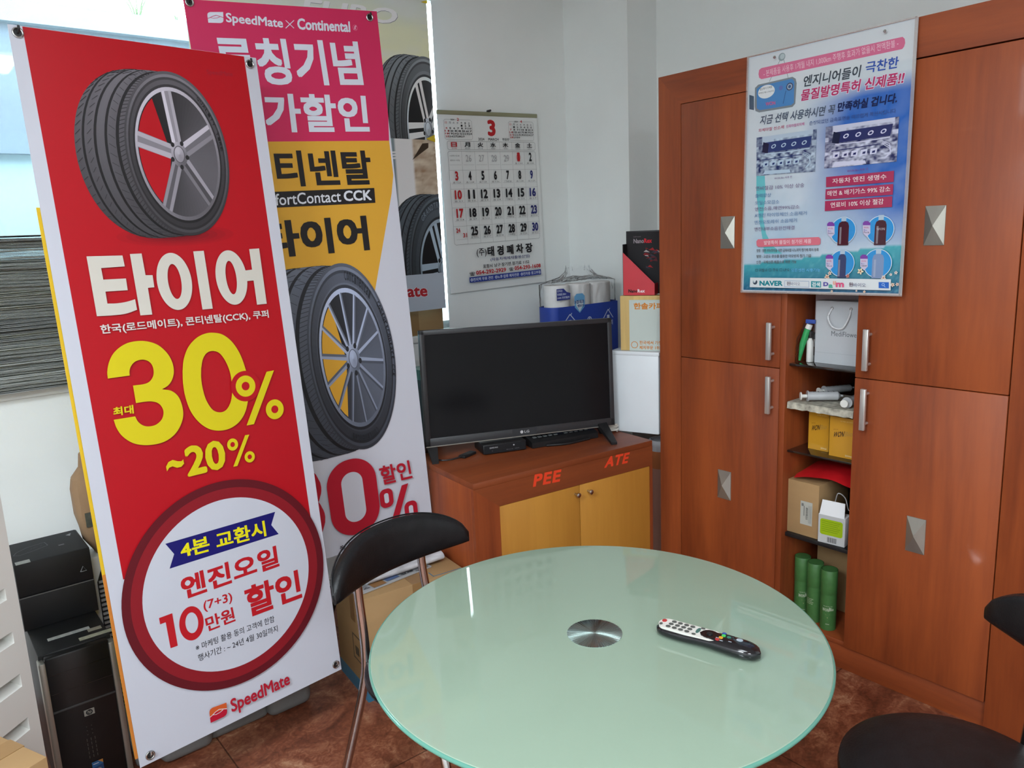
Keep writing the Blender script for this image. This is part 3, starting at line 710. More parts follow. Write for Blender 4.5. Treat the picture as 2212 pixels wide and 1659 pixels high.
# mast and water-filled foot of the stand
B().tube([(.655, 2.34, .10), (.63, 2.19, .9), (.615, 2.14, 1.1)], .011, 10).done('mast', black_plastic, r1, M=Matrix.Identity(4))
base_m = mat('grey_base_plastic', (.16, .16, .155), .45, var=(.06, 6), bump=(.05, 80))
b = B(); b.box((0, 0, .055), (.155, .20, .11), .028, 4); b.box((.165, .01, .05), (.19, .17, .10), .02, 3); b.box((.325, 0, .06), (.15, .20, .12), .028, 4)
b.done('water_base', base_m, r1, M=Matrix.Translation((.508, 2.355, 0)) @ Matrix.Rotation(.02, 4, 'Z'))

# --- yellow banner almost hidden behind it
s1b = sheet((.619, 2.102, 1.106), -4.968, .047, 6.344, .6, 1.38, back=P(214, 176, 40))
s1b.O = s1.O - s1.N*.006 + s1.U*(-.0065) + s1.V*(-.19)
r1b = thing('banner', 'yellow banner almost hidden behind the red one, only its edge showing', 'banner', (.66, 2.27, .25))
s1b.uvpoly([(-.3, -.69), (.3, -.69), (.3, -.2), (-.3, -.2)], P(196, 120, 50))
s1b.build('printed_sheet', ink_vinyl, r1b)

# --- second banner, leaning beside the cabinet
k2 = .98
s2 = sheet((1.145*k2, 2.403*k2, 1.5-.188*k2), .838, -3.058, -5.611, .6*k2, 1.8*k2, back=P(196, 198, 208))
r2 = thing('banner', 'tall banner with a magenta top, yellow middle and thin spoked tyre picture', 'banner', (1.2, 2.42, 0))
MG = P(198, 40, 88)
s2.poly([(380, -15), (830, 5), (840.5, 304), (560, 306), (420, 312)], MG)
s2.poly([(420, 311), (560, 306), (840.5, 304), (849.5, 378), (846, 418), (790, 745), (720, 880), (560, 880)], P(212, 160, 52))
WL = P(208, 214, 226)
logo(s2, ((447, 26), (482, 26), (483, 50), (450, 49)), WL, WL, MG)
s2.text('SpeedMate', (489, 54), (612, 66), (487, 27), WL, .025)
s2.line([(617, 44), (635, 61)], .0022, WL); s2.line([(635, 44), (617, 61)], .0022, WL)
s2.text('Continental', (643, 64), (757, 70), (641, 39), WL, .035)
s2.circ((767, 60), .0085, P(222, 120, 150)); s2.circ((767, 60), .0075, MG); s2.poly([(764, 65), (765, 57), (769, 54), (770, 58), (768, 60), (770, 65), (767, 63)], P(222, 150, 175))
s2.text('론칭기념', (477, 183), (786, 185), (457, 78), WL, .028)
s2.text('특가할인', (491, 286), (799, 286), (479, 198), WL, .028)
BK2 = P(30, 28, 30)
s2.text('콘티넨탈', (519, 406), (806, 399), (506, 325), BK2, .028)
s2.poly([(500, 418), (808, 406), (810.5, 438), (505, 453)], BK2)
s2.text('ComfortContact', (533, 448), (737, 436), (530, 422), P(214, 218, 226), .012)
s2.text('CCK', (743, 435), (803, 432.5), (741, 412), P(214, 218, 226), .03)
s2.text('타이어', (572, 559), (799, 540), (560, 479), BK2, .038)
e_l, e_r, e_t, e_b = (s2.uv(p) for p in ((666, 775), (852, 770), (745, 567), (764, 976)))
c2 = ((e_l[0]+e_r[0])/2, (e_t[1]+e_b[1])/2)
tyre(s2, c2, (e_r[0]-e_l[0])/2, (e_t[1]-e_b[1])/2, (-.235, .0), .735, style=14, hue=(.92, .98, 1.12), hub_bg=P(212, 160, 52), tilt=.03, lum=1,
     face_txt=[('Continental', pi*.47, pi*.25, .875, .10, 46), ('ComfortContact CCK', pi*.2, -pi*.10, .93, .07, 30), ('Continental', pi*1.62, pi*1.38, .875, .09, 40)])
CR = P(172, 24, 44)
s2.text('3', (612, 1190), (706, 1168), (592, 1018), CR, .06, 6)
O0 = Vector(s2.uv((762, 1072))); w0 = s2.uv((817, 1068))[0]-s2.uv((709, 1076))[0]; h0 = s2.uv((767, 988))[1]-s2.uv((757, 1157))[1]; OV = O0
s2.text('할인', (823, 1047), (889, 1031), (815, 1007), CR, .022)
def rrect(s, c, w, h, r, col, n=6):
    u, v = s.uv(c) if not isinstance(c, Vector) else c
    pts = []
    for (qx, qy, t0) in ((w/2-r, h/2-r, 0), (-w/2+r, h/2-r, pi/2), (-w/2+r, -h/2+r, pi), (w/2-r, -h/2+r, 3*pi/2)):
        for i in range(n+1): t = t0+pi/2*i/n; pts.append((u+qx+r*cos(t), v+qy+r*sin(t)))
    s.uvpoly(pts, col, True)
W2 = P(196, 198, 208)
rrect(s2, OV, w0, h0, w0*.48, CR, 12); rrect(s2, OV, w0*.43, h0*.66, w0*.21, W2, 12)
for c in ((832.5, 1074.5), (885.5, 1100)): rrect(s2, c, .051, .070, .021, CR); rrect(s2, c, .017, .037, .0075, W2)
s2.poly([(865, 1047), (879, 1042), (851, 1146), (836, 1150)], CR)
s2.text('※ 할인', (733, 1190), (791, 1176), (730, 1173), BK, .004)
s2.build('printed_sheet', ink_vinyl, r2)
eyelets(s2, ((409, 5), (798, 38)), r2); stand(s2, r2)
B().tube([(1.2, 2.46, .43), (1.12, 2.50, 1.0), (1.10, 2.47, 1.3)], .010, 10).done('mast', black_plastic, r2, M=Matrix.Identity(4))
b = B(); b.tube([(1.2, 2.46, .43), (1.24, 2.58, .014)], .009, 8); b.tube([(1.2, 2.46, .43), (.98, 2.53, .014)], .009, 8); b.tube([(1.2, 2.46, .43), (1.12, 2.62, .014)], .009, 8); b.done('tripod_foot', black_plastic, r2, M=Matrix.Identity(4))

# --- banner hung flat in the window bay, window backlight painted into its paler inks
Y3 = 2.86
p0, p1, p2 = onY(961, 666, Y3), onY(918, 0, Y3), onY(880, 670.5, Y3)
s3 = Sheet((p0.x-.49, Y3, p0.z+.76), (1, 0, 0), (-.008, 0, 1), (-.49, -.76, .49, .76), back=P(186, 194, 206))
r3 = thing('banner', 'pale banner with two stacked tyre pictures hanging at the window beside the calendar', 'banner', (p0.x-.49, Y3, p0.z))
def skyf(a, b_):  # sky inks raised to imitate daylight coming through the banner
    n = fbm(a*3, b_*9, 1.7); c = mix(P(226, 212, 172, 1.35), P(168, 182, 196, 1.35), (b_-.35)*1.7+n*.35); return mix(c, P(228, 228, 218, 1.4), max(0, n*1.1))
u0, v0, u1, v1 = s3.rect
v_a = s3.uv((840, 298))[1]; v_b = s3.uv((880, 590))[1]
s3.field([(u0, v_a), (u1, v_a), (u1, v1), (u0, v1)], skyf, 30, 30)
s3.text('EURO', (652, 34), (857, 53), (660, -2), P(140, 140, 150), .03)
s3.text('EURO', (652, 33), (856, 52), (660, -3), P(220, 228, 240, 1.4), .03)
def t3(cpx, lpx, tpx, off, rim, **k):
    c = s3.uv(cpx); sx = c[0]-s3.uv(lpx)[0]; sy = s3.uv(tpx)[1]-c[1]; tyre(s3, c, sx, sy, off, rim, **k)
t3((925, 278), (862, 278), (925, 122), (-.135, 0), .71, style=3, hue=(.95, 1, 1.04), lum=1.28)
def cityf(a, b_):  # pale city inks raised likewise for the painted backlight
    n = fbm(a*20, b_*20, 4)
    if a < .80: 
        c = mix(P(110, 130, 140), P(186, 202, 212, 1.5), .5+.5*sin(a*190)); c = mix(c, P(60, 80, 90), .5 if b_ < .25 else 0)
    elif a < .88: c = P(206, 214, 222, 1.5)
    else: c = mix(P(150, 110, 74), P(206, 198, 180, 1.4), .5+n)
    if b_ < .42+n*.5 and a > .8: c = mix(P(60, 66, 26), P(150, 130, 60), .5+n*1.6)
    return c
s3.field([(u0, v_b), (u1, v_b), (u1, v_a), (u0, v_a)], cityf, 90, 60)
s3.poly([(890, 345), (912, 309), (925, 308), (925, 318)], P(70, 56, 44))
s3.text('EK', (834, 344), (885, 341), (838, 327), P(226, 232, 238, 1.4), .05)
t3((956, 580), (882, 580), (955, 418), (-.13, .0), .66, style=3, hue=(.88, .98, 1.06), lum=.95, face_txt=[('GRANDTREK', pi*.72, pi*.45, .86, .08, 150)])
v_c = s3.uv((962, 587))[1]
s3.uvpoly([(u0, v0), (u1, v0), (u1, v_c), (u0, v_c)], P(182, 191, 203))
for y in (298, 3): s3.poly([(919 if y > 50 else 908, y+1), (938, y-8), (940, y+9)], P(226, 200, 50))
s3.text('SpeedMate', (757, 657), (922, 647), (754, 621), P(226, 228, 232), .06, ref=.035); s3.text('SpeedMate', (757, 657), (922, 647), (754, 621), P(176, 42, 50), .035)
s3.build('printed_sheet', ink_vinyl, r3); eyelets(s3, ((946, 650), ), r3, False)
B().tube([(p0.x-.98, Y3, p0.z+1.525), (p0.x, Y3, p0.z+1.525)], .008, 10).done('hanging_rod', alu, r3, M=Matrix.Identity(4))

# ------------------------------------------------------------------ wall calendar
YCAL = 2.915
cTL, cTR, cBR, cBL = (onY(*p, YCAL) for p in ((945, 247), (1160, 250), (1175.7, 609.5), (974, 634)))
cw = ((cTR.x-cTL.x)+(cBR.x-cBL.x))/2; chh = ((cTL.z-cBL.z)+(cTR.z-cBR.z))/2
cc_ = (cTL+cTR+cBR+cBL)/4
sc = Sheet((cc_.x, YCAL, cc_.z), (cw, 0, ((cTR.z-cTL.z)+(cBR.z-cBL.z))/2), (((cTL.x-cBL.x)+(cTR.x-cBR.x))/2, 0, chh), (-cw/2, -chh/2, cw/2, chh/2), th=.004, back=P(200, 202, 200, 1.3))
rc_ = thing('wall_calendar', 'large white wall calendar with black and red day numbers', 'calendar', (cc_.x, YCAL, cc_.z-chh/2))
U = lambda a, b: ((a-.5)*cw, (.5-b)*chh)        # page fractions from the top left
KB, KR, KBl, KG = P(26, 26, 30), P(186, 34, 40), P(40, 44, 110), P(150, 150, 152)
def ct(t, a0, b1, a1, b0, col, bold=0, res=2, sp=1): sc.text(t, U(a0, b1), U(a1, b1), U(a0, b0), col, bold, res, px=False, space=sp)
def cl(a0, b0, a1, b1, w=.0008, col=KB): sc.uvline([U(a0, b0), U(a1, b1)], w, col)
def crect(a0, b0, a1, b1, w=.0010): sc.uvline([U(*p) for p in ((a0+.012, b0), (a1-.012, b0), (a1, b0+.008), (a1, b1-.008), (a1-.012, b1), (a0+.012, b1), (a0, b1-.008), (a0, b0+.008), (a0+.012, b0))], w, P(70, 70, 74))
ct('3', .475, .118, .555, .026, KR, .05, 5)
ct('2024', .375, .143, .435, .128, KB, .02); ct('MARCH', .475, .143, .58, .128, KB, .02); ct('甲辰年', .62, .144, .69, .127, KB, .01)
days = '日月火水木金土'
def mini(a0, first, nd, num):
    crect(a0, .032, a0+.265, .140, .0008); ct('2024', a0+.065, .037, a0+.10, .028, KB, .01); ct(num, a0+.125, .039, a0+.145, .023, KR, .02)
    cwid = .0365
    for i, d in enumerate(days): ct(d, a0+.010+i*cwid, .055, a0+.029+i*cwid, .043, KR if i == 0 else KB)
    for d in range(1, nd+1):
        k = first+d-1; r, c = divmod(k, 7); t = str(d); wd_ = .009*len(t); x = a0+.020+c*cwid
        ct(t, x-wd_, .069+r*.0148, x+wd_, .059+r*.0148, KR if c == 0 else KB, .02, 1)
mini(.055, 4, 29, '2'); mini(.685, 1, 30, '4')
G0, G1, T0, T1 = .062, .952, .205, .725
crect(G0, .150, G1, .196); crect(G0, T0, G1, T1)
gw = (G1-G0)/7; gh = (T1-T0)/5
for i, d in enumerate(days):
    x = G0+gw*(i+.5); ct(d, x-.028, .1815, x+.028, .155, KR if i == 0 else KB, .035, 2)
    ct(('SUN', 'MON', 'TUE', 'WED', 'THU', 'FRI', 'SAT')[i], x-.022, .1925, x+.022, .185, KR if i == 0 else P(90, 90, 94), 0, 1)
for i in range(1, 7): cl(G0+gw*i, T0, G0+gw*i, T1, .0007, P(96, 96, 100)); cl(G0+gw*i, .15, G0+gw*i, .196, .0007, P(120, 120, 124))
for j in range(1, 5): cl(G0, T0+gh*j, G1, T0+gh*j, .0007, P(96, 96, 100))
for j in range(5):
    for i in range(7):
        x = G0+gw*(i+.5); y = T0+gh*j; cl(x-gw*.42, y+gh*.72, x+gw*.42, y+gh*.72, .0006, P(120, 120, 124))
        n = j*7+i-4
        if n < -3: ct('※ 음력은 참고용', x-.05, y+gh*.28, x+.04, y+gh*.2, KB); ct('대한민국 국경일', x-.05, y+gh*.52, x+.04, y+gh*.44, KB); continue
        if n > 30: continue
        col = KR if i == 0 or n == 1 else KBl if i == 6 and n > 2 else KB
        if n < 1: t, col = str(29+n), P(168, 168, 170)
        elif i == 0 and j == 4:
            ct('24', x-.05, y+gh*.34, x-.012, y+gh*.1, KR, .03, 3); ct('31', x+.012, y+gh*.62, x+.05, y+gh*.38, KR, .03, 3); continue
        else: t = str(n)
        wd_ = (.015 if len(t) == 1 else .034)*(1 if n > 0 else .8); hh = (.50 if n > 0 else .36)*gh
        if n == 1: sc.ell(U(x, y+gh*.31), (.0135, 0), (0, .0135), P(206, 130, 132), 24); sc.ell(U(x, y+gh*.31), (.012, 0), (0, .012), P(206, 190, 190), 24)
        ct(t, x-wd_, y+gh*.55, x+wd_, y+gh*.55-hh, col, .045 if n > 0 else 0, 3)
        if n > 0: ct(('음 %d.%d' % ((1, n+20) if n < 10 else (2, n-9))) if (n*5) % 7 else '기념일', x-.04, y+gh*.69, x+.035, y+gh*.60, KB, 0, 1)
ct('(주)', .255, .806, .355, .755, KB, .01); ct('태 경 폐 차 장', .365, .806, .845, .748, KB, .035, 3)
ct('(자동차해체재활용산업)', .39, .838, .81, .816, KBl, .012)
ct('포항시 남구 장기면 장기로 1152', .31, .872, .80, .850, KB, .02)
ct('☎', .17, .908, .225, .886, KB, .02); ct('054-292-2929', .235, .906, .545, .882, KR, .035)
ct('☎', .575, .905, .625, .884, KB, .02); ct('054-293-1608', .635, .904, .925, .880, KR, .035)
sc.uvpoly([U(.165, .948), (U(.925, .948)), U(.925, .916), U(.165, .916)], P(40, 58, 140))
ct('◎전지역 무료 견인  ◎노후·압류 폐차전문  ◎전차종 중고부품', .175, .942, .92, .922, P(206, 212, 226), .015)
sc.build('pages', ink_matte, rc_)
Mc = sc.M(); bar_m = mat('olive_binding_strip', (.30, .29, .18), .35, metal=.4, var=(.05, 9))
B().box((0, chh/2+.004, .0), (cw*1.005, .018, .009), .003).done('binding_strip', bar_m, rc_, M=Mc)
B().tube([(0, chh/2+.018, -.012), (0, chh/2+.018, .012)], .005, 10).done('nail', black_plastic, rc_, M=Mc)

# ------------------------------------------------------------------ laminated poster on the wardrobe
pk = 2.319/2.183
s4 = sheet((2.166*pk-.0035, 1.235*pk, 1.5+.143*pk), -2.2, -.535, -88.838, .5*pk, .711*pk, th=.0006, back=P(198, 208, 216))
r4 = thing('laminated_poster', 'glossy blue and white laminated poster pinned to the wardrobe', 'poster', (2.30, 1.31, 1.27))
q = [s4.uv(p) for p in ((1606, 626), (1947, 634.5), (1984, 40), (1620, 128))]
def posterf(a, b_):
    n = fbm(a*4+3, b_*5, .3, 5)
    hz = .135+.03*a-.02*cos(a*3)
    if b_ < hz:
        t = b_/hz; c = mix(P(40, 92, 128), P(66, 160, 172), t); return mix(c, P(120, 190, 200), max(0, fbm(a*40, b_*60, 2)*.8))
    blue = (max(0, min(1, (a*1.7-.62)*(1.25-abs(b_-.62)*2.6)*1.9))*max(0, min(1, (.83-b_)*14)))
    c = mix(P(196, 206, 212), P(160, 194, 216), max(0, .6-b_)); c = mix(c, P(38, 96, 180), blue+n*.5*blue)
    if b_ < .5: c = mix(c, P(120, 168, 212), max(0, .5*sin(a*6)*(.5-b_)*2+n*.5))
    c = mix(c, P(214, 220, 226), max(0, n*1.5)*(1 if b_ < .62 else .6)*(1-blue*.7)); 
    if b_ > .86 : c = mix(c, P(206, 212, 216), .75)
    return c
s4.field(q, posterf, 70, 100)
s4.poly([(1634, 380), (1652, 380), (1654, 420), (1648, 470), (1655, 505), (1668, 530), (1690, 548), (1651, 548), (1648, 520), (1641, 480), (1634, 420)], P(104, 186, 194))
PINK = P(206, 108, 142)
s4.line([(1688, 124), (1662, 176)], .0012, P(80, 90, 96)); s4.line([(1692, 124), (1703, 170)], .0012, P(80, 90, 96))
s4.poly([(1645, 147), (1950, 79.5), (1954.5, 84), (1955.5, 93), (1953, 101), (1949, 106), (1645, 171), (1640, 168), (1638.5, 160), (1640, 151)], PINK)
s4.text('- 본제품을 사용후 1개월 내지 1,000km 주행후 효과가 없을시 전액환불 -', (1650, 167), (1941, 101), (1649, 152), P(226, 190, 204), .004, 2)
s4.circ((1689, 123), .012, P(140, 154, 158)); s4.circ((1690, 122), .008, P(176, 190, 194))
s4.poly([(1638, 183), (1712, 166), (1719, 170), (1721, 180), (1718, 224), (1712, 231), (1640, 243), (1632, 240), (1630.5, 230), (1631, 190)], P(120, 130, 136))
s4.poly([(1642, 186), (1711, 170), (1716, 176), (1715, 222), (1709, 227), (1641, 238), (1635, 234), (1634.5, 192)], P(74, 130, 186))
s4.ell(s4.uv((1655.5, 198)), (.030, 0), (0, .0205), P(214, 220, 222), 40)
s4.text('발암특허 신제품', (1642, 196), (1668, 190), (1642, 191), KB, 0, 1); s4.text('특허번호 제10-1792379호', (1639, 204), (1672, 198), (1639, 200), KB, 0, 1)
s4.text('WON', (1654, 229), (1675, 226), (1654, 221), P(196, 90, 130), .03)
s4.circ((1706, 187), .0115, P(60, 66, 90)); s4.circ((1706, 187), .0085, P(150, 170, 190)); s4.circ((1706, 187), .005, P(60, 90, 130)); s4.circ((1687, 190), .007, P(92, 110, 170))
s4.line([(1698, 196), (1692, 224)], .0012, P(40, 60, 90))
s4.poly([(1619, 205), (1629, 208), (1629, 238), (1619, 236)], P(70, 90, 108))
s4.text('엔지니어들이', (1734, 189), (1857, 166.5), (1738, 164), P(62, 70, 80), .02)
s4.text('극찬한', (1869, 159), (1940, 147), (1872, 134), P(52, 84, 168), .02)
for bold, col in ((.07, P(214, 206, 220)), (.025, P(178, 46, 96))): s4.text('물질발명특허 신제품!!', (1729, 219), (1951, 181), (1733, 194), col, bold, ref=.025)
s4.text('지금 선택 사용하시면 꼭', (1641, 270.5), (1802, 247), (1645, 250), P(80, 90, 108), .02)
s4.text('만족하실 겁니다.', (1808.5, 242.5), (1937.5, 222.5), (1812, 221.5), P(18, 30, 76), .03)
s4.text('손상되었던 금속표면을 매끄럽게 복원시킵니다', (1749, 271), (1936, 244), (1749, 262), P(60, 80, 132), 0, 1)
s4.text('화제마찰 신소재', (1639, 286), (1694, 278), (1639.5, 278.5), P(186, 70, 104), 0, 1); s4.text('신화마찰피막제', (1699, 277), (1738, 271), (1699, 270), P(196, 110, 160), .01, 1)
def engine(seed, mauve):
    rnd = random.Random(seed); cells = {}
    def f(a, b_):
        v = .5+.9*noise.noise((a*9+seed, b_*7, seed))+.6*noise.noise((a*26, b_*22, seed+2))
        if b_ > .80 and .1 < a < .95: v = .85 if a < .3 or b_ > .9 else v*.6+.3
        elif b_ > .55: v = v*.45; v += .55 if (abs(((a-.1)*5.2) % 1-.5) < .22 and .62 < b_ < .74) else 0
        elif b_ > .18: v = v*.9+.25*sin(a*44)*sin(b_*40)
        else: v = v*.8+(.5 if mauve and .12 < a < .55 and b_ < .13 else 0)
        return mix(P(28, 34, 84), P(208, 212, 232), v) if mauve else mix(P(30, 44, 92), P(188, 206, 222), v)
    return f
s4.field([s4.uv(p) for p in ((1634.5, 380), (1761.5, 370.6), (1765, 279), (1635, 297.6))], engine(3, False), 64, 46)
s4.field([s4.uv(p) for p in ((1781, 364), (1937.5, 349), (1943, 252), (1784.6, 274.5))], engine(8, True), 72, 50)
def quadpt(qd): c = [Vector(s4.uv(x)) for x in qd]; return lambda a, b: tuple((c[0]*(1-a)+c[1]*a)*(1-b)+(c[3]*(1-a)+c[2]*a)*b)
for qd, dk, lt in ((((1634.5, 380), (1761.5, 370.6), (1765, 279), (1635, 297.6)), P(44, 60, 110), P(176, 198, 216)), (((1781, 364), (1937.5, 349), (1943, 252), (1784.6, 274.5)), P(38, 44, 96), P(206, 208, 230))):
    e = quadpt(qd)
    s4.uvpoly([e(.16, .58), e(.90, .60), (e(.93, .86)), e(.12, .84)], dk); s4.uvpoly([e(.10, .60), e(.20, .56), e(.22, .80), e(.12, .86)], P(26, 32, 60))
    for k in range(4): c = e(.30+.17*k, .72); s4.ell(c, (.0085, .002), (0, .0062), lt, 16); s4.ell(c, (.005, .001), (0, .0036), dk, 14)
    s4.uvline([e(.15, .55), e(.5, .54), e(.9, .57)], .003, lt); s4.uvline([e(.1, .40), e(.5, .42), e(.78, .44)], .0025, dk)
    for k in range(5): s4.uvpoly([e(.12+.13*k, .22), e(.21+.13*k, .23), e(.22+.13*k, .36), e(.13+.13*k, .35)], lt); s4.uvpoly([e(.15+.13*k, .25), e(.19+.13*k, .255), e(.195+.13*k, .31), e(.155+.13*k, .30)], dk)
    for k in range(3): s4.uvline([e(.80, .50-.03*k), e(.90, .42-.05*k), e(.92, .25-.03*k), e(.84, .10)], .0016, lt)
    s4.uvpoly([e(.12, .02), e(.60, .02), e(.58, .10), e(.16, .12)], lt)
s4.text('WON Bio 사용 전', (1674, 388), (1712, 384.5), (1674, 383), P(120, 90, 140), 0, 1); s4.text('WON Bio 사용 후', (1831, 372.5), (1877, 368), (1831, 366.5), P(120, 60, 130), 0, 1)
CRM = P(164, 44, 84); CT = P(222, 206, 206)
for qd, t, tb_ in ((((1786, 382.6), (1932.5, 369), (1931.6, 393), (1785.7, 404.5)), '자동차 엔진 생명수', ((1799.5, 397), (1916, 387.5), (1799.5, 386))),
                   (((1785, 409), (1931, 397.5), (1930, 420.6), (1784, 431)), '매연 & 배기가스 99% 감소', ((1788.7, 424), (1924.5, 414), (1788.7, 412.5))),
                   (((1783.7, 434.5), (1929, 424), (1928, 447), (1783, 456)), '연료비 10% 이상 절감', ((1795.7, 449), (1910, 441), (1795.7, 437.5)))):
    s4.poly(qd, CRM); s4.text(t, *tb_, CT, .012, 2)
LC, LC2 = P(120, 104, 140), P(96, 132, 176)
for t, bl, br, tl, c in (('연비절감 10% 이상 상승', (1634, 412), (1739, 404.5), (1634, 403), LC), ('출력향상', (1633, 427.5), (1667, 425.5), (1633, 419), LC2), ('오일소모감소', (1632.6, 442.5), (1685, 440), (1632.6, 434), LC2),
        ('엔진소음,매연99%감소', (1632, 456.5), (1728.6, 451), (1632, 448), LC), ('A엔진 타이밍체인 소음제거', (1631.5, 470), (1744, 464.5), (1631.5, 461.5), LC2),
        ('엔진오토레쉬 소음제거', (1631, 485), (1723, 480), (1631, 476.5), LC2), ('엔진내부소음완전해결', (1631, 499.5), (1718, 496), (1631, 491), LC)): s4.text(t, bl, br, tl, c, .006, 2)
s4.poly([(1639, 517), (1770, 512), (1774, 516), (1774, 526), (1771, 529), (1640, 533.5), (1636, 530), (1635.5, 521)], P(212, 112, 128))
s4.text('발명특허 물질이 첨가된 제품', (1652, 529), (1754, 525.5), (1652, 520), P(232, 204, 210), .008, 2)
for t, bl, br, tl in (('명칭 : 엔진 성능향상을 위한 금속마찰 나노피막 첨가제 특허 등록', (1636, 545), (1770, 543), (1636, 538)), ('발명 : 고순도 광유를 활용한 마모방지 첨가 기술', (1636, 557.5), (1754, 556), (1636, 550.5)), ('인증 : 국제인증 제품으로 차량 가능', (1635.5, 570), (1722, 569), (1635.5, 563))):
    s4.text(t, bl, br, tl, P(96, 100, 104), .012, 1)
s4.text('□ 휘발유 □ 경유 □ LPG', (1633.6, 587), (1706, 586), (1633.6, 580), P(60, 70, 80), .004, 1); s4.text('모든엔진 사용가능', (1711, 587.5), (1774, 587), (1711, 580), P(96, 176, 220), .02, 1)
def bottle(px, kind):
    c = Vector(s4.uv(px)); w, h = .017, .042
    col = P(64, 18, 34) if kind < 2 else P(50, 62, 100) if kind == 2 else P(120, 142, 178)
    sh = [(-1, -1), (1, -1), (1, .35), (.8, .6), (.4, .68), (.4, 1), (-.4, 1), (-.4, .68), (-.8, .6), (-1, .35)]
    s4.uvpoly([(c.x+x*w*(.75 if kind == 2 else 1), c.y+y*h) for x, y in sh], col)
    s4.uvpoly([(c.x+x*w*.45, c.y+h*.7+y*h*.34) for x, y in ((-1, 0), (1, 0), (1, 1), (-1, 1))], P(170, 190, 206))
    s4.uvpoly([(c.x-w*.7, c.y-h*.9), (c.x-w*.35, c.y-h*.9), (c.x-w*.35, c.y+h*.3), (c.x-w*.7, c.y+h*.3)], mix(col, P(200, 200, 210), .3))
    if kind == 1: s4.text('WON', (c.x-w*.7, c.y), (c.x+w*.7, c.y), (c.x-w*.7, c.y+h*.18), P(190, 180, 190), 0, 1, px=False)
for i, (px, r, tp_) in enumerate((((1822.6, 498.5), .0385, 'Emulsion'), ((1903, 496.6), .039, 'Pack'), ((1820, 569), .0385, 'Shot'), ((1897.7, 569), .040, '대용량'))):
    s4.circ(px, r+.0018, P(206, 222, 232)); s4.circ(px, r, P(40, 140, 206)); bottle((px[0]+1, px[1]+1), i)
    x, y = px[0]-26-(r > .0386)*3, px[1]-1
    s4.poly([(x-8, y-14), (x-4, y-18), (x+3, y-18), (x+8, y-14), (x+8, y+8), (x, y+16), (x-8, y+8)], P(196, 190, 214)); s4.poly([(x-8, y-9), (x-8, y-14), (x-4, y-18), (x+3, y-18), (x+8, y-14), (x+8, y-9)], P(120, 60, 156))
    s4.text('WON', (x-6, y-2), (x+4, y-2), (x-6, y-6), P(190, 80, 120), .01, 1); s4.text('Bio', (x-6, y+3.5), (x+1, y+3.5), (x-6, y-.5), P(80, 90, 160), 0, 1); s4.text(tp_, (x-6, y+8), (x+6, y+8), (x-6, y+4.5), P(60, 50, 70), .01, 1)
for x, y, r, c in ((1789, 598, .008, (226, 196, 170)), (1861, 586, .009, (226, 214, 180)), (1795, 590, .006, (230, 214, 196)), (1911, 600, .007, (220, 206, 190)), (1938, 589, .005, (226, 216, 206)), (1927, 593, .004, (230, 222, 212)), (1931, 615, .006, (230, 206, 180)), (1941, 614, .005, (226, 196, 176)), (1834, 596, .006, (190, 120, 110)), (1870, 630, .004, (226, 206, 180)), (1853, 628, .003, (230, 220, 206)), (1800, 629, .004, (214, 206, 186))):
    cpt = s4.uv((x, y))
    for k in range(5): a = k*2*pi/5+x; s4.ell((cpt[0]+r*.6*cos(a), cpt[1]+r*.6*sin(a)), (r*.5*cos(a), r*.5*sin(a)), (-r*.3*sin(a), r*.3*cos(a)), P(*c), 10)
    s4.ell(cpt, (r*.3, 0), (0, r*.3), P(150, 80, 70), 8)
s4.poly([(1624, 599.5), (1927.7, 603), (1927, 627), (1623, 620)], P(212, 218, 220))
s4.circ((1634.5, 609), .0085, P(60, 70, 84)); s4.circ((1633, 607.5), .0055, P(150, 166, 176)); s4.poly([(1628, 600), (1640, 603), (1633, 610)], P(212, 218, 220))
s4.text('NAVER', (1644, 617), (1694, 617.5), (1644, 606), P(28, 128, 140), .05)
s4.line([(1698.4, 606), (1751, 607.5), (1751, 620.5), (1698, 619)], .0012, P(120, 150, 190), True)
s4.text('원', (1702.7, 616), (1711, 616), (1702.7, 608), P(90, 60, 80), .01, 2); s4.text('바이오', (1711.5, 616.4), (1732, 616.8), (1711.5, 609), P(96, 96, 130), 0, 2)
s4.poly([(1755.5, 607), (1777, 607.6), (1777, 621), (1755.5, 620.3)], P(40, 140, 150)); s4.text('검색', (1757.5, 619), (1775, 619.4), (1757.5, 609), P(214, 226, 228), .03)
s4.text('D', (1782, 618), (1793, 618), (1782, 609), P(90, 84, 160), .06); s4.text('a', (1793, 622), (1803, 622), (1793, 614), P(80, 170, 150), .06); s4.text('u', (1803, 615), (1810, 615), (1803, 607), P(232, 170, 150), .05); s4.text('m', (1809, 620), (1827, 620.5), (1809, 610), P(214, 90, 130), .05)
s4.text('원', (1837.5, 618.6), (1846, 618.8), (1837.5, 609.7), P(90, 60, 80), .01, 2); s4.text('바이오', (1847, 619.6), (1874, 620), (1847, 611), P(96, 96, 130), 0, 2)
s4.poly([(1901.8, 609), (1923.6, 609.5), (1923.6, 622.5), (1901.8, 621.8)], P(30, 96, 190)); s4.circ((1911.5, 614.5), .0042, P(170, 200, 230)); s4.circ((1911.5, 614.5), .003, P(30, 96, 190)); s4.line([(1913, 616.5), (1916, 620)], .0014, P(170, 200, 230))
s4.build('printed_sheet', ink_gloss, r4)
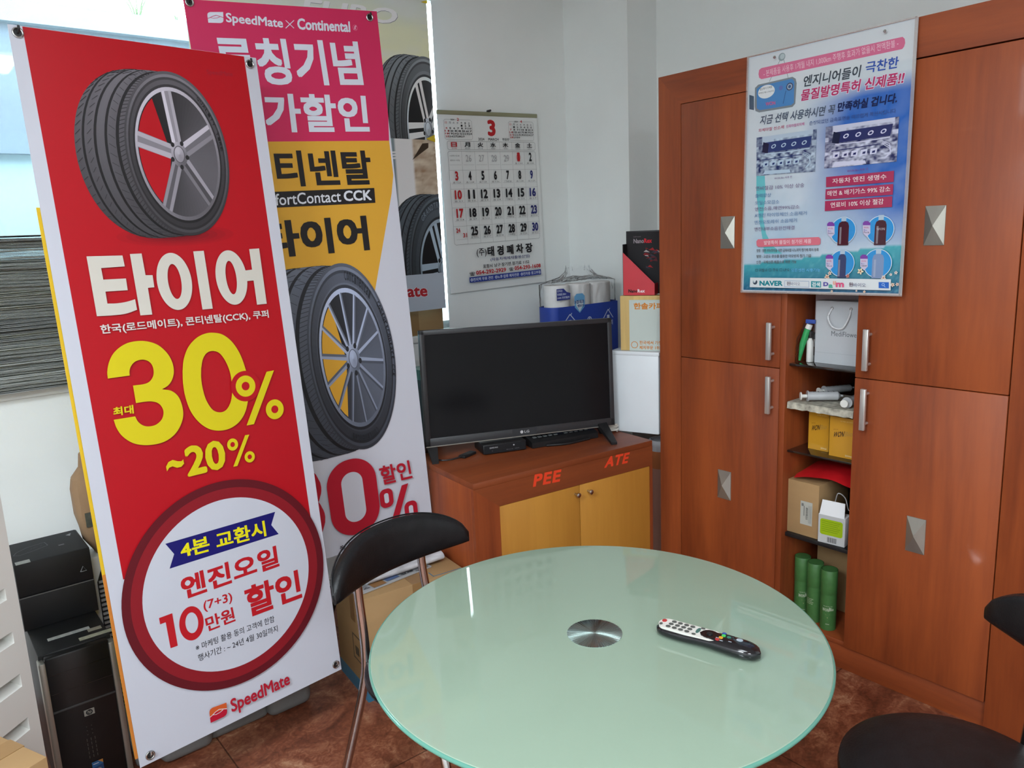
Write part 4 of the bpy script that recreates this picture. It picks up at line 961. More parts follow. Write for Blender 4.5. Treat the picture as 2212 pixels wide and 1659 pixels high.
# clear laminate border standing proud of the print
lam = mat('clear_laminate', (.55, .50, .48), .06, alpha=.35, coat=.8, var=(.05, 20))
u0, v0, u1, v1 = s4.rect; b = B()
for a, c in (((u0-.001, v0-.004), (u0+.006, v1+.003)), ((u1-.006, v0-.004), (u1+.004, v1+.003)), ((u0, v1-.001), (u1, v1+.003)), ((u0, v0-.004), (u1, v0+.004))): b.ab((*a, .006), (*c, .0064))
b.done('clear_border', lam, r4, M=s4.M(), smooth=0)
for p in ((1678, 125), (1916, 69)): B().lathe([(0, 0), (.002, 0), (.0045, .0055), (.0045, .008), (.003, .0105), (0, .011)], 14, M=Matrix.Translation((*s4.uv(p), .0065))).done('push_pin', chrome, r4, M=s4.M())

# ------------------------------------------------------------------ television and what lies round it
tk = 1.07
tvm = rotm(-3.63, .943, -18.7).to_4x4(); tvm.translation = (1.737*tk, 2.115*tk, 1.5-.521*tk)
TW, TH = .731*tk, .406*tk; tz0 = .68
tv = thing('television', 'black flat screen television on the low cabinet', 'television', (1.737*tk, 2.115*tk, tz0), radians(-18.7))
frame_m = mat('dark_grey_bezel', (.030, .031, .034), .34, spec=.5, var=(.05, 60))
b = B(); f = .019
b.ab((-TW/2, -.004, TH/2-f), (TW/2, .022, TH/2), .003); b.ab((-TW/2, -.004, -TH/2), (TW/2, .022, -TH/2+.034), .003); b.ab((-TW/2, -.004, -TH/2), (-TW/2+f, .022, TH/2), .003); b.ab((TW/2-f, -.004, -TH/2), (TW/2, .022, TH/2), .003)
bez_ = b.done('bezel', frame_m, tv, M=tvm)
B().ab((-TW/2+.004, .002, -TH/2+.004), (TW/2-.004, .030, TH/2-.004), .004).done('back_cover', black_plastic, tv, M=tvm)
B().ab((-TW/2+.25, .030, -TH/2+.02), (TW/2-.25, .055, TH/2-.1), .01).done('rear_bulge', black_plastic, tv, M=tvm)
B().ab((-TW/2+f, -.0005, -TH/2+.034), (TW/2-f, .0018, TH/2-f)).done('screen', mat('screen_black', (.009, .009, .010), 0.12, spec=.16, var=(.1, 3)), tv, M=tvm, smooth=0)
B().ab((-TW/2, -.0052, -TH/2+.001), (TW/2, -.0042, -TH/2+.004)).done('chin_trim', satin, bez_, M=tvm)
ls = Sheet(tvm @ Vector((0, -.0046, -TH/2+.019)), tvm.to_3x3().col[0], tvm.to_3x3().col[2], (-.05, -.014, .05, .014), th=.0002, back=(.03, .031, .034))
ls.ell((-.012, 0), (.0062, 0), (0, .0062), P(190, 190, 192), 20); ls.text('LG', (-.001, -.0048), (.019, -.0048), (-.001, .0048), P(190, 190, 192), .012, 2, px=False)
ls.build('maker_badge', ink_matte, bez_)
zb = 1.5-.521*tk-TH/2
def foot(pxa, pxb):
    # a slanted splayed leg: front tip and rear tip stand on the cabinet, both run up to the set
    A_, Bp = onZ(*pxa, tz0), onZ(*pxb, tz0); top = (A_+Bp)/2; top.z = zb+.012; b = B()
    tt = tvm.inverted() @ top; tt.y = .012; top = tvm @ tt
    for e in (A_, Bp):
        d = (top-e); s_ = Vector((-d.y, d.x, 0)).normalized()
        b.rings([[e+s_*.012+Vector((0, 0, .001)), e-s_*.012+Vector((0, 0, .001)), e-s_*.012+Vector((0, 0, .010)), e+s_*.012+Vector((0, 0, .010))],
                 [top+s_*.02-Vector((0, 0, .012)), top-s_*.02-Vector((0, 0, .012)), top-s_*.02+Vector((0, 0, .010)), top+s_*.02+Vector((0, 0, .010))]])
    b.done('foot', black_plastic, tv, M=Matrix.Identity(4), smooth=0)
foot((941, 1003), (925, 979)); foot((1327, 961), (1302, 938))

def flat_box(name, label, cat, a, bpx, depth, h, m, z=tz0, bev=.003, group=None):
    """box standing on z with its lower front edge between two photo points"""
    A_, B_ = onZ(*a, z), onZ(*bpx, z); an = math.atan2(B_.y-A_.y, B_.x-A_.x); t = thing(name, label, cat, (A_.x, A_.y, z), an, group); w_ = (B_-A_).xy.length
    return t, w_
stb, sw = flat_box('set_top_box', 'small black set top box under the television', 'set-top box', (1045, 985), (1138, 972), .1, .036, None)
B().ab((0, .002, .003), (sw, .12, .040), .004).done('case', black_plastic, stb)
B().ab((.004, .0, .005), (sw-.004, .003, .038), .0008).done('front_panel', gloss_black, stb)
mst = wm(stb); ss = Sheet(mst @ Vector((sw/2, -.0004, .021)), mst.to_3x3().col[0], mst.to_3x3().col[2], (-sw/2+.004, -.016, sw/2-.004, .016), th=.0002, back=(.008, .008, .01))
ss.text('SAMSUNG', (-sw*.36, .003), (-sw*.17, .003), (-sw*.36, .009), P(170, 170, 172), .02, 1, px=False); ss.text('Bluetooth', (sw*.03, -.009), (sw*.18, -.009), (sw*.03, -.006), P(120, 120, 124), 0, 1, px=False); ss.text('HDMI', (sw*.22, -.009), (sw*.32, -.009), (sw*.22, -.006), P(120, 120, 124), 0, 1, px=False)
ss.ell((sw*.2, .007), (.003, 0), (0, .003), P(170, 170, 174), 12); ss.ell((-sw*.3, -.006), (.0012, 0), (0, .0012), P(120, 120, 120), 8); ss.build('front_lettering', ink_matte, stb)
kp, kw = flat_box('keypad_phone', 'black slanted keypad device beside the set top box', 'phone', (1150, 970), (1292, 946), .1, .04, None)
kb = B().prism([(0, .002), (0, .022), (.02, .030), (.11, .046), (.115, .002)], 0, kw, M=Matrix(((0, 0, 1, 0), (1, 0, 0, 0), (0, 1, 0, 0), (0, 0, 0, 1)))).done('body', black_plastic, kp, smooth=0)
B().tube(bez([(kw*.2, -.004, .006), (kw*.5, -.022, .005), (kw*.85, -.006, .006)], 8), .005, 8).done('front_lip', black_plastic, kp)
blue_key = mat('blue_key', (.10, .17, .26), .5, var=(.05, 20)); grey_key = mat('grey_key', (.10, .11, .11), .5, var=(.05, 20))
for i in range(11):
    for j in range(3):
        if i in (5, ): continue
        B().box((kw*(.09+.078*i), .034+.024*j, .0345+.0044*j), (kw*.05, .014, .004), .001).done('key', blue_key if i in (6, 7, 8, 9) and j else grey_key, kp)
ad = onZ(1010, 985, tz0); t = thing('power_adapter', 'small black adapter with a thin lead by the television foot', 'adapter', (ad.x, ad.y, tz0), .3)
B().box((0, 0, .006), (.075, .03, .011), .003).done('plug_body', black_plastic, t)
B().tube(bez([(-.035, 0, .008), (-.075, .02, .004), (-.10, .05, .004), (-.09, .1, .006)], 8), .0028, 8).done('lead', black_plastic, t)
co = onZ(1338, 936, tz0); b = B(); cable_m = mat('white_cable', (.66, .64, .58), .45, var=(.03, 9))
pts = [(0.036*cos(a)+.004*sin(a*.37), .020*sin(a), .006+.0014*a*.8) for a in [i*2*pi/24 for i in range(24*4)]]
b.tube(pts, .0042, 8); c_ = b.done('cable_coil', cable_m, M=Matrix.Translation((co.x-.012, co.y+.05, tz0)) @ Matrix.Rotation(-1.0, 4, 'Z')); tag(c_, 'white cable coiled on the cabinet behind the television', 'cable')

# toilet roll pack behind the television
pa, pb = onY(1182, 640, 2.5), onY(1330, 640, 2.5); pt_ = onY(1240, 613, 2.5).z; pw = (pb.x-pa.x)*.95
pk_ = thing('toilet_roll_pack', 'plastic pack of white toilet rolls with a blue printed wrap behind the television', 'toilet paper', ((pa.x+pb.x)/2+.046, 2.575, tz0))
roll_m = mat('tissue_paper', (.72, .71, .69), .85, var=(.03, 30), bump=(.12, 90))
rw_ = (pw-.01)/3.35; rr = rw_/2; hr = .115; ztop = pt_-.005-tz0
for lv in range(4):
    for i in range(3):
        z1 = ztop-lv*hr; z0 = max(.004, z1-hr+.003)
        if z1-z0 < .03: continue
        x = -pw/2+rr+.008+i*(rw_*1.10)
        B().lathe([(.018, z0+.002), (rr-.004, z0), (rr, z0+.004), (rr, z1-.004), (rr-.004, z1), (.020, z1), (.018, z1-.01)], 32, c=(x, 0)).done('toilet_roll', roll_m, pk_)
film = bpy.data.materials.new('clear_film'); film.use_nodes = True; nt = film.node_tree; nt.nodes.remove(nt.nodes['Principled BSDF'])
tr = nt.nodes.new('ShaderNodeBsdfTransparent'); tr.inputs[0].default_value = (.98, .98, .985, 1); gl = nt.nodes.new('ShaderNodeBsdfGlossy'); gl.inputs['Roughness'].default_value = .12; lw = nt.nodes.new('ShaderNodeLayerWeight'); lw.inputs[0].default_value = .10
ms = nt.nodes.new('ShaderNodeMixShader'); nbm = nt.nodes.new('ShaderNodeBump'); nno = nt.nodes.new('ShaderNodeTexNoise'); nno.inputs['Scale'].default_value = 9; nno.inputs['Detail'].default_value = 2; nbm.inputs['Strength'].default_value = .35; nbm.inputs['Distance'].default_value = .02
nt.links.new(nno.outputs['Fac'], nbm.inputs['Height']); nt.links.new(nbm.outputs[0], gl.inputs['Normal']); nt.links.new(nbm.outputs[0], lw.inputs['Normal']); nt.links.new(lw.outputs['Fresnel'], ms.inputs[0]); nt.links.new(tr.outputs[0], ms.inputs[1]); nt.links.new(gl.outputs[0], ms.inputs[2]); nt.links.new(ms.outputs[0], nt.nodes['Material Output'].inputs[0])
b = B(); rs = []
def hull(k, z, wob, sx=1.0, sy=1.0):
    pts = []
    for i in range(48):
        a = 2*pi*i/48; ca, sa = cos(a), sin(a); x = (pw/2+.006)*math.copysign(abs(ca)**.35, ca)*sx; y = (rr+.006)*math.copysign(abs(sa)**.5, sa)*sy
        w_ = wob*noise.noise((i*.5, k*3.1, 2)); pts.append((x*(1+w_), y*(1+w_), z+wob*.12*noise.noise((i*.9, k, 5))))
    return pts
for k, (z, wob, a, c) in enumerate(((.004, 0, 1, 1), (.1, .01, 1, 1), (.25, .01, 1, 1), (ztop*.8, .01, 1, 1), (ztop+.004, .02, 1, 1), (ztop+.016, .05, .82, .8), (ztop+.03, .12, .52, .4), (ztop+.055, .18, .36, .25), (ztop+.075, .28, .33, .12))): rs.append(hull(k, z, wob, a, c))
b.rings(rs, False); b.done('plastic_film', film, pk_, smooth=25)
zblue = onY(1250, 660, 2.5).z-tz0
blue_f = mat('blue_film', P(48, 72, 160), .4, var=(.04, 6))
B().rings([[(x*1.012, y*1.02, z) for x, y, _ in hull(0, 0, 0)] for z in (.002, zblue)], False).done('wrap_band', blue_f, pk_, smooth=25)
sp = Sheet(wm(pk_) @ Vector((0, -rr-.0092, zblue/2)), (1, 0, 0), (0, 0, 1), (-pw*.46, -zblue/2, pw*.46, zblue/2), th=.0006, back=P(48, 72, 160))
for x, w_ in ((-.30, .20), (.30, .16)):
    k = pw; q = [(x*k-w_*k/2, zblue*.5-.075), (x*k, zblue*.5-.035), (x*k+w_*k/2, zblue*.5-.075)]; sp.uvline(q, .004, P(206, 214, 232))
    sp.uvline([(x*k+.004, zblue*.5-.04), (x*k+.012, zblue*.5-.03)], .003, P(206, 214, 232)); sp.uvpoly([(x*k-.008, zblue*.5-.075), (x*k+.008, zblue*.5-.075), (x*k+.008, zblue*.5-.06), (x*k-.008, zblue*.5-.06)], P(206, 214, 232))
    sp.text('해우드리', (x*k-w_*k*.45, zblue*.5-.108), (x*k+w_*k*.45, zblue*.5-.108), (x*k-w_*k*.45, zblue*.5-.084), P(206, 214, 232), .03, 2, px=False)
sp.ell((0, zblue*.5-.07), (.014, 0), (0, .014), P(206, 214, 232), 20); sp.ell((0, zblue*.5-.07), (.010, 0), (0, .010), P(48, 72, 160), 20); sp.ell((0, zblue*.5-.068), (.004, 0), (0, .007), P(206, 214, 232), 12)
sp.build('blue_wrap', ink_vinyl, pk_)
sb = Sheet(wm(pk_) @ Vector((-.06, -rr-.0102, zblue+.01)), (1, 0, 0), (0, 0, 1), (-.034, -.045, .034, .045), th=.0003, back=P(120, 176, 214))
sb.F.clear(); sb.C.clear(); sb.uvpoly([(-.03, -.018), (0, -.044), (.03, -.018), (.032, .03), (.018, .042), (-.018, .042), (-.032, .03)], P(110, 170, 214)); sb.uvpoly([(-.022, -.01), (0, -.038), (.022, -.01), (.022, .012), (-.022, .012)], P(206, 216, 222))
sb.text('3겹데코', (-.03, -.002), (.028, -.002), (-.03, .014), P(40, 60, 120), .03, 1, px=False); sb.text('엠보싱', (-.014, -.018), (.026, -.018), (-.014, -.006), P(40, 60, 120), .03, 1, px=False)
sb.build('shield_label', ink_vinyl, pk_)
sn = Sheet(wm(pk_) @ Vector((-pw/2+.045, -rr-.0092, zblue+.055)), (1, 0, 0), (0, 0, 1), (-.045, -.03, .045, .03), th=.0003, back=P(50, 60, 130))
sn.F.clear(); sn.C.clear(); sn.uvpoly([(-.04, -.024), (.04, -.024), (.042, .004), (.02, .01), (.002, .026), (-.04, .026)], P(52, 62, 134))
for i, t in enumerate(('먼지는', '형광물질 ZERO', '100% 천연펄프')): sn.text(t, (-.037, .012-.015*i), (-.004+.02*i, .012-.015*i), (-.037, .022-.015*i), P(206, 214, 230), .02, 1, px=False)
sn.build('printed_badge', ink_vinyl, pk_)

# pale storage box, paper ream and red display box stacked at the column
bA, bB = Vector((2.262, 2.18)), Vector((2.332, 1.988)); bl_ = (bB-bA).length; hb = onX(1325, 758, 2.262).z-tz0
frosty = mat('milky_plastic', (.70, .74, .77), .22, spec=.5, var=(.03, 3))
sbx = thing('storage_box', 'milky white plastic storage box standing on the cabinet behind the television', 'box', (bA.x, bA.y, tz0), math.atan2(bB.x-bA.x, bA.y-bB.y))
B().ab((0, -bl_, .001), (.15, 0, hb-.012), .006).done('body', frosty, sbx); B().ab((-.002, -bl_-.002, hb-.016), (.152, .002, hb), .003).done('lid', frosty, sbx)
zt = tz0+hb+.001
r0 = onZ(1365, 757, zt); rt_ = onY(1376, 638, r0.y+.02).z
rm = thing('paper_ream', 'white wrapped ream of copy paper with yellow ends, standing upright', 'paper', (r0.x-.012, r0.y+.012, zt), radians(-62)); hrm = .215
rs_w = .15; th_ = .055
B().ab((-.03, .006, 0), (rs_w, th_+.01, hrm+.004), .002).done('paper_block', mat('yellow_end_paper', (.58, .40, .15), .7, var=(.12, 60, (1, 1, .05))), rm)
mrm = wm(rm)
sr = Sheet(mrm @ Vector((rs_w/2+.008, .0022, hrm/2-.004)), mrm.to_3x3().col[0], (0, 0, 1), (-rs_w/2, -hrm/2+.004, rs_w/2, hrm/2-.008), th=.0015, back=P(190, 200, 194))
OR = P(206, 128, 44)
sr.text('한솔카피', (-rs_w/2+.018, .062), (-rs_w/2+.135, .062), (-rs_w/2+.018, .088), OR, .03, 2, px=False)
sr.text('한국에서 가장 큰', (-rs_w/2+.04, -.078), (-rs_w/2+.15, -.078), (-rs_w/2+.04, -.063), OR, .02, 1, px=False); sr.text('제지부문 1위', (-rs_w/2+.04, -.098), (-rs_w/2+.12, -.098), (-rs_w/2+.04, -.083), OR, .02, 1, px=False)
sr.ell((-rs_w/2+.02, -.08), (.014, 0), (0, .014), OR, 20); sr.ell((-rs_w/2+.02, -.08), (.0115, 0), (0, .0115), P(190, 200, 194), 20)
sr.build('wrapper', ink_matte, rm)
zn = zt+hrm+.006
nb = thing('display_box', 'small black and red cardboard display box on top of the paper ream', 'box', (r0.x-.012, r0.y+.03, zn), radians(-62)); nh = .25; nd = .07; sl_ = .125
blk_c = mat('black_printed_card', (.010, .0095, .011), .5, var=(.3, 12)); red_c = mat('red_printed_card', (.50, .012, .026), .3, var=(.05, 8))
YZ = Matrix(((0, 0, 1, 0), (1, 0, 0, 0), (0, 1, 0, 0), (0, 0, 0, 1)))
B().ab((-.004, nd-.003, 0), (sl_+.03, nd, nh), .001).done('back_panel', blk_c, nb)
B().prism([(0, 0), (sl_, 0), (sl_, .045), (0, .168)], 0, .0022, M=XZ).done('side_panel', red_c, nb, smooth=0)
B().ab((sl_-.002, .0022, 0), (sl_, nd-.003, .045)).done('front_lip', red_c, nb, smooth=0)
B().ab((0, .0022, 0), (sl_-.002, nd-.003, .002)).done('bottom', red_c, nb)
B().ab((-.002, .0022, 0), (0, nd-.003, .2)).done('rear_panel', blk_c, nb, smooth=0)
mnb = wm(nb); sN = Sheet(mnb @ Vector((sl_/2+.014, nd-.0034, .135)), mnb.to_3x3().col[0], (0, 0, 1), (-.074, -.105, .074, .11), th=.0002, back=(.013, .012, .014))
sN.text('Nano', (-.050, .066), (-.008, .066), (-.050, .084), P(150, 140, 146), .03, 2, px=False); sN.text('Rex', (-.007, .066), (.024, .066), (-.007, .084), P(196, 30, 44), .04, 2, px=False); sN.text('Lubricant', (-.05, .09), (-.02, .09), (-.05, .095), P(120, 110, 116), 0, 1, px=False)
for i in range(26):
    rr_ = random.Random(i); x, y = rr_.uniform(-.02, .06), rr_.uniform(-.04, .045); sN.uvpoly([(x, y), (x+rr_.uniform(.01, .03), y+rr_.uniform(-.006, .006)), (x+rr_.uniform(0, .02), y+rr_.uniform(.004, .012))], P(*rr_.choice([(150, 30, 34), (90, 30, 40), (60, 56, 70), (170, 160, 160), (120, 24, 28)])))
sN.build('picture', ink_matte, nb)
sF = Sheet(mnb @ Vector((sl_/2, -.0004, .08)), mnb.to_3x3().col[0], (0, 0, 1), (-sl_/2, -.08, sl_/2, .1), th=.0002, back=P(190, 24, 50))
sF.F.clear(); sF.C.clear(); sF.text('Nano', (-.042, -.070), (-.006, -.070), (-.042, -.056), P(30, 20, 24), .04, 1, px=False); sF.text('Rex', (-.005, -.070), (.024, -.070), (-.005, -.056), P(226, 206, 210), .04, 1, px=False); sF.build('side_lettering', ink_matte, nb)

# rolled posters standing between cabinet and wardrobe
tp0 = onY(1416, 952, 2.08); tube_t = thing('poster_roll', 'upright paper roll with orange and pink print wedged beside the wardrobe', 'paper roll', (tp0.x+.035, 2.085, 0)); hz = tp0.z
roll_w = mat('roll_white', (.66, .66, .68), .6, var=(.05, 40)); roll_o = mat('roll_orange', (.60, .20, .07), .5, var=(.05, 5)); roll_p = mat('roll_pink', (.58, .30, .22), .5, var=(.05, 5))
R_ = .045
B().lathe([(R_, 0), (R_, hz-.075), (R_-.006, hz-.075), (R_-.006, 0)], 28).done('pink_part', roll_p, tube_t)
B().lathe([(R_+.0004, hz-.12), (R_+.0004, hz-.035), (R_-.006, hz-.035), (R_-.006, hz-.12)], 28).done('orange_part', roll_o, tube_t)
B().lathe([(R_+.0008, hz-.045), (R_+.0008, hz), (R_-.006, hz), (R_-.006, hz-.06)], 28).done('white_end', roll_w, tube_t)
B().lathe([(0, hz-.03), (R_-.006, hz-.03), (R_-.006, hz-.028), (0, hz-.028)], 24).done('dark_core', mat('dark_core', (.03, .03, .03), .8, var=(.1, 9)), tube_t)

# ------------------------------------------------------------------ remote control on the table
ra, rb = onZ(1419, 1352, TZ+.012), onZ(1643, 1415, TZ+.012); RL = (rb-ra).xy.length; an = math.atan2(rb.y-ra.y, rb.x-ra.x)
rc = thing('remote_control', 'black remote control with a pale keypad lying on the glass table', 'remote control', ((ra.x+rb.x)/2, (ra.y+rb.y)/2, TZ+.0003), an)
def hw(t): return .0215+.0035*(.5-.5*cos(t*2*pi))*(-.55)+.003*t
rs = []
for i in range(33):
    t = i/32; x = (t-.5)*RL; e = max(.02, (1-abs(2*t-1)**7))**.5; w_ = hw(t)*e; zt_ = (.022+.004*sin(pi*min(1, max(0, (t-.3)/.9))))*(.55+.45*e); zb_ = .0015+.004*(1-e)+.003*math.exp(-((t-.5)/.12)**2)
    rs.append([(x, w_*math.copysign(abs(cos(a))**.6, cos(a)), (zt_+zb_)/2+(zt_-zb_)/2*math.copysign(abs(sin(a))**.75, sin(a))) for a in [2*pi*k/20 for k in range(20)]])
B().rings(rs).done('body', gloss_black, rc, smooth=60)
pale = mat('pale_keypad', (.62, .60, .55), .4, var=(.02, 20)); dkb = mat('grey_rubber', (.085, .088, .080), .55, var=(.08, 60))
ol = []
for k in range(24): a = pi/2+pi*k/23; ol.append((-.5*RL+.022+.016*cos(a), .0175*sin(a)))
for k in range(24): a = -pi/2+pi*k/23; ol.append((-.02*RL+.012+.022*cos(a), .0185*sin(a)))
def ztop_(x): t = x/RL+.5; e = max(.02, (1-abs(2*t-1)**7))**.5; return (.022+.004*sin(pi*min(1, max(0, (t-.3)/.9))))*(.55+.45*e)
kpz = .0232
pl = B().prism(ol, kpz-.004, kpz+.0006).done('keypad_plate', pale, rc)
def key(x, y, rx, ry, m, name='key', h=.0016, z=None, par=pl):
    z = kpz if z is None else z
    B().prism([(x+rx*cos(a), y+ry*sin(a)) for a in [2*pi*k/16 for k in range(16)]], z, z+h).done(name, m, par)
for i in range(4):
    for j in range(3): key(-.5*RL+.030+i*.0125+(-.0015 if j == 0 else .0015 if j == 2 else 0), (j-1)*.0108, .0047, .0040, dkb)
redk = mat('red_key', (.42, .035, .035), .5, var=(.03, 9)); key(-.5*RL+.0135, .006, .0045, .0055, redk, 'power_key'); key(-.5*RL+.0125, -.008, .003, .004, dkb); 
grn = mat('teal_key', (.05, .13, .11), .5, var=(.05, 9)); key(-.5*RL+.083, .003, .0035, .010, grn); key(-.5*RL+.0805, -.013, .004, .003, dkb); key(-.5*RL+.088, .0145, .0042, .0028, dkb)
key(-.02*RL+.010, 0, .0165, .0145, gloss_black, 'dial', .0022); key(-.02*RL+.010, 0, .0055, .005, black_plastic, 'ok_key', .004)
zc = .0252
for (dx, y, c) in ((.033, .0135, (.03, .07, .30)), (.0345, .006, (.06, .50, .10)), (.0325, -.003, (.62, .30, .02)), (.029, -.012, (.40, .03, .03)), (.045, .004, (.05, .24, .18))):
    key(-.02*RL+dx, y, .0040, .0034, mat('key_%02d' % int(c[1]*100), c, .45, var=(.04, 9)), 'colour_key', .0018, zc, rc)
key(.30*RL, .006, .006, .005, mat('round_logo', (.35, .42, .47), .4, var=(.2, 90)), 'round_emblem', .0006, zc+.0006, rc)
for x, y, l, wd_ in ((.20*RL, .011, .018, .004), (.21*RL, .002, .010, .003)): B().box((x, y, zc+.0003), (l, wd_, .003), .001).done('rocker_key', black_plastic, rc)
for x, y in ((.115*RL, -.006), (.16*RL, -.012), (.235*RL, -.008)): B().box((x, y, zc+.0004), (.006, .0016, .0008)).done('mark', mat('light_mark', (.35, .38, .42), .5, var=(.05, 9)), rc)

# ------------------------------------------------------------------ newspapers stacked on the window sill
ncols = [(.46, .475, .45), (.54, .55, .52), (.38, .39, .38), (.50, .51, .46), (.60, .62, .59)]
def paper_mat(i):
    return mat('newsprint_%s' % 'abcde'[i], ncols[i], .85, var=(.10, 26, (1, .3, 6)))
NZ0, NZ1, NN = WZ0+.001, onY(40, 509, 2.86).z-.006, 44
nh_ = (NZ1-NZ0)/NN; rnd = random.Random(5); protos = []
for k in range(6):
    b = B(); h_ = nh_*.93
    for lay in range(3):
        z0 = h_*lay/3; z1 = h_*(lay+1)/3-.0009; o = rnd.uniform(-.006, .006); n = 16; fr_, bk = [], []
        ed = lambda x, s_: .0022*noise.noise((x*9, k*5+lay, s_))
        rs = []
        for i in range(n+1):
            x = -.24+.48*i/n; y = -.125+o+.006*noise.noise((x*7, k, lay)); dz_ = .0016*noise.noise((x*8+k*3, lay*2, 1))
            rs.append([(x, y+.004, z0+max(0, dz_)), (x, y, (z0+z1)/2+dz_), (x, y+.004, z1+dz_*.6), (x, .11+o*.3, z1), (x, .11+o*.3, z0)])
        b.rings(rs)
    bmesh.ops.recalc_face_normals(b.bm, faces=b.bm.faces); me = bpy.data.meshes.new('newspaper'); b.bm.to_mesh(me); b.bm.free(); me.materials.append(paper_mat(k % 5)); protos.append(me)
for i in range(NN):
    me = protos[rnd.randrange(6)]; o = bpy.data.objects.new('newspaper', me); COL.objects.link(o)
    o.location = (.222+rnd.uniform(-.012, .012), 2.982+rnd.uniform(-.011, .008), NZ0+nh_*i); o.rotation_euler = (0, 0, rnd.uniform(-.02, .02))
    tag(o, 'folded newspaper in the tall stack on the window sill', 'newspaper', 'newspapers stacked on the window sill')
b = B(); rs = []
for i in range(25):
    x = -.23+.46*i/24; z = .004+.022*max(0, sin((i-3)/24*pi*2.2))*(1-i/30)
    rs.append([(x, -.11, z), (x, -.11, z+.0015), (x, .08, z*.6+.0015), (x, .08, z*.6)])
b.rings(rs); o = b.done('newspaper', mat('crumpled_newsprint', (.52, .54, .56), .8, var=(.2, 22, (1, .4, 1))), M=Matrix.Translation((.212, 2.975, NZ1+.002)), smooth=60)
tag(o, 'crumpled paler sheet of newspaper lying on top of the sill stack', 'newspaper')

# brown carton standing in the window bay behind the pale hanging banner
c0, c1 = onY(870, 727, 2.945), onY(957, 727, 2.945)
bx = thing('cardboard_box', 'brown cardboard box on the sill just under the pale hanging banner', 'box', (c1.x-.30, 2.935, WZ0+.001))
B().ab((0, 0, 0), (.30, .13, .13), .002).done('carton', card, bx); B().ab((.12, -.0008, 0), (.17, .131, .1307)).done('packing_tape', card_in, bx)

# green plastic item behind the television's left edge
gx = onZ(899, 870, .68); grm = mat('teal_plastic', (.06, .22, .19), .4, var=(.1, 8))
pz = onY(903, 797, 2.56); gt = thing('plastic_tub', 'teal plastic tub half hidden behind the left edge of the television', 'tub', (pz.x+.035, 2.57, .681))
gz = pz.z-.681
B().rings([[(x*.045*k, y*.045*k, z) for x, y in ((1, .8), (.8, 1), (-.8, 1), (-1, .8), (-1, -.8), (-.8, -1), (.8, -1), (1, -.8))] for k, z in ((.8, 0), (.92, gz*.5), (1, gz-.02))]).done('tub_body', mat('dark_teal_plastic', (.012, .045, .055), .35, var=(.1, 8)), gt)
B().rings([[(x*.048, y*.048, z) for x, y in ((1, .8), (.8, 1), (-.8, 1), (-1, .8), (-1, -.8), (-.8, -1), (.8, -1), (1, -.8))] for z in (gz-.04, gz)]).done('lid', grm, gt)

# ------------------------------------------------------------------ computer tower and dark boxes on it
pcx0, pcx1, pcy0, pcz = .174, .36, 2.285, .44
pc = thing('computer_tower', 'black desktop computer tower with silver side rails on the floor', 'computer', ((pcx0+pcx1)/2, pcy0, 0)); hwid = (pcx1-pcx0)/2
B().ab((-hwid+.004, .02, .006), (hwid-.004, .405, pcz), .003).done('case', mat('black_painted_steel', (.010, .011, .012), .45, var=(.1, 30)), pc)
ft = B().ab((-hwid+.014, -.004, .02), (hwid-.014, .03, pcz-.003), .006).done('front_bezel', mat('satin_black_bezel', (.007, .007, .0075), .3, var=(.1, 40, (1, 1, .1))), pc)
for x in (-hwid+.008, hwid-.008): B().ab((x-.008, -.008, .005), (x+.008, .03, pcz-.012), .003).done('side_rail', satin, pc)
B().ab((-hwid+.016, -.006, .275), (hwid-.016, -.003, .281), .001).done('bezel_trim', mat('grey_trim', (.05, .05, .052), .3, var=(.05, 30)), pc)
for z in (.385, .33): B().ab((-hwid+.018, -.0048, z), (hwid-.018, -.0032, z+.0012)).done('drive_bay', gloss_black, pc)
b = B()
for i in range(2):
    for j in range(3): b.box((-.006+.012*i, -.0045, .205-.012*j), (.0022, .001, .002))
for i in range(5):
    for k in range(3): b.box((-.010+.010*k, -.0045, .165-.013*i), (.0018, .001, .008))
b.done('vent_holes', mat('bright_mesh', (.10, .10, .09), .4, metal=.6, var=(.1, 20)), ft)
mp = wm(pc); sh_ = Sheet(mp @ Vector((.006, -.0052, .246)), (1, 0, 0), (0, 0, 1), (-.013, -.009, .013, .009), th=.0004, back=P(150, 146, 138))
sh_.ell((0, 0), (.0085, 0), (0, .0078), P(30, 30, 32), 28); sh_.text('hp', (-.0052, -.006), (.005, -.006), (-.0036, .006), P(150, 146, 138), .02, 2, px=False); sh_.build('maker_badge', ink_matte, pc)
sw_ = Sheet(mp @ Vector((.006, -.0052, .078)), (1, 0, 0), (0, 0, 1), (-.014, -.020, .014, .016), th=.0003, back=P(34, 70, 116))
sw_.uvpoly([(-.014, -.002), (.014, .003), (.014, .016), (-.014, .016)], P(44, 100, 150)); sw_.uvpoly([(.002, .016), (.014, .005), (.014, .016)], P(190, 130, 60)); sw_.ell((.002, -.011), (.006, 0), (0, .005), P(120, 130, 120), 16); sw_.uvline([(-.011, .009), (.003, .009)], .002, P(190, 200, 220)); sw_.build('sticker', ink_gloss, pc)
st_m = mat('paper_label', (.40, .42, .41), .6, var=(.15, 120, (1, .2, 1)))
for (x, y, a, c, r, m_) in ((.0, .105, .105, .018, .06, st_m), (.058, .045, .085, .020, .05, mat('aged_label', (.36, .36, .27), .6, var=(.2, 90))), (.062, .085, .035, .02, .03, mat('small_label', (.30, .28, .22), .6, var=(.2, 90)))):
    B().box((x, y, pcz+.0004), (a, c, .0006), M=None).done('label', m_, pc)
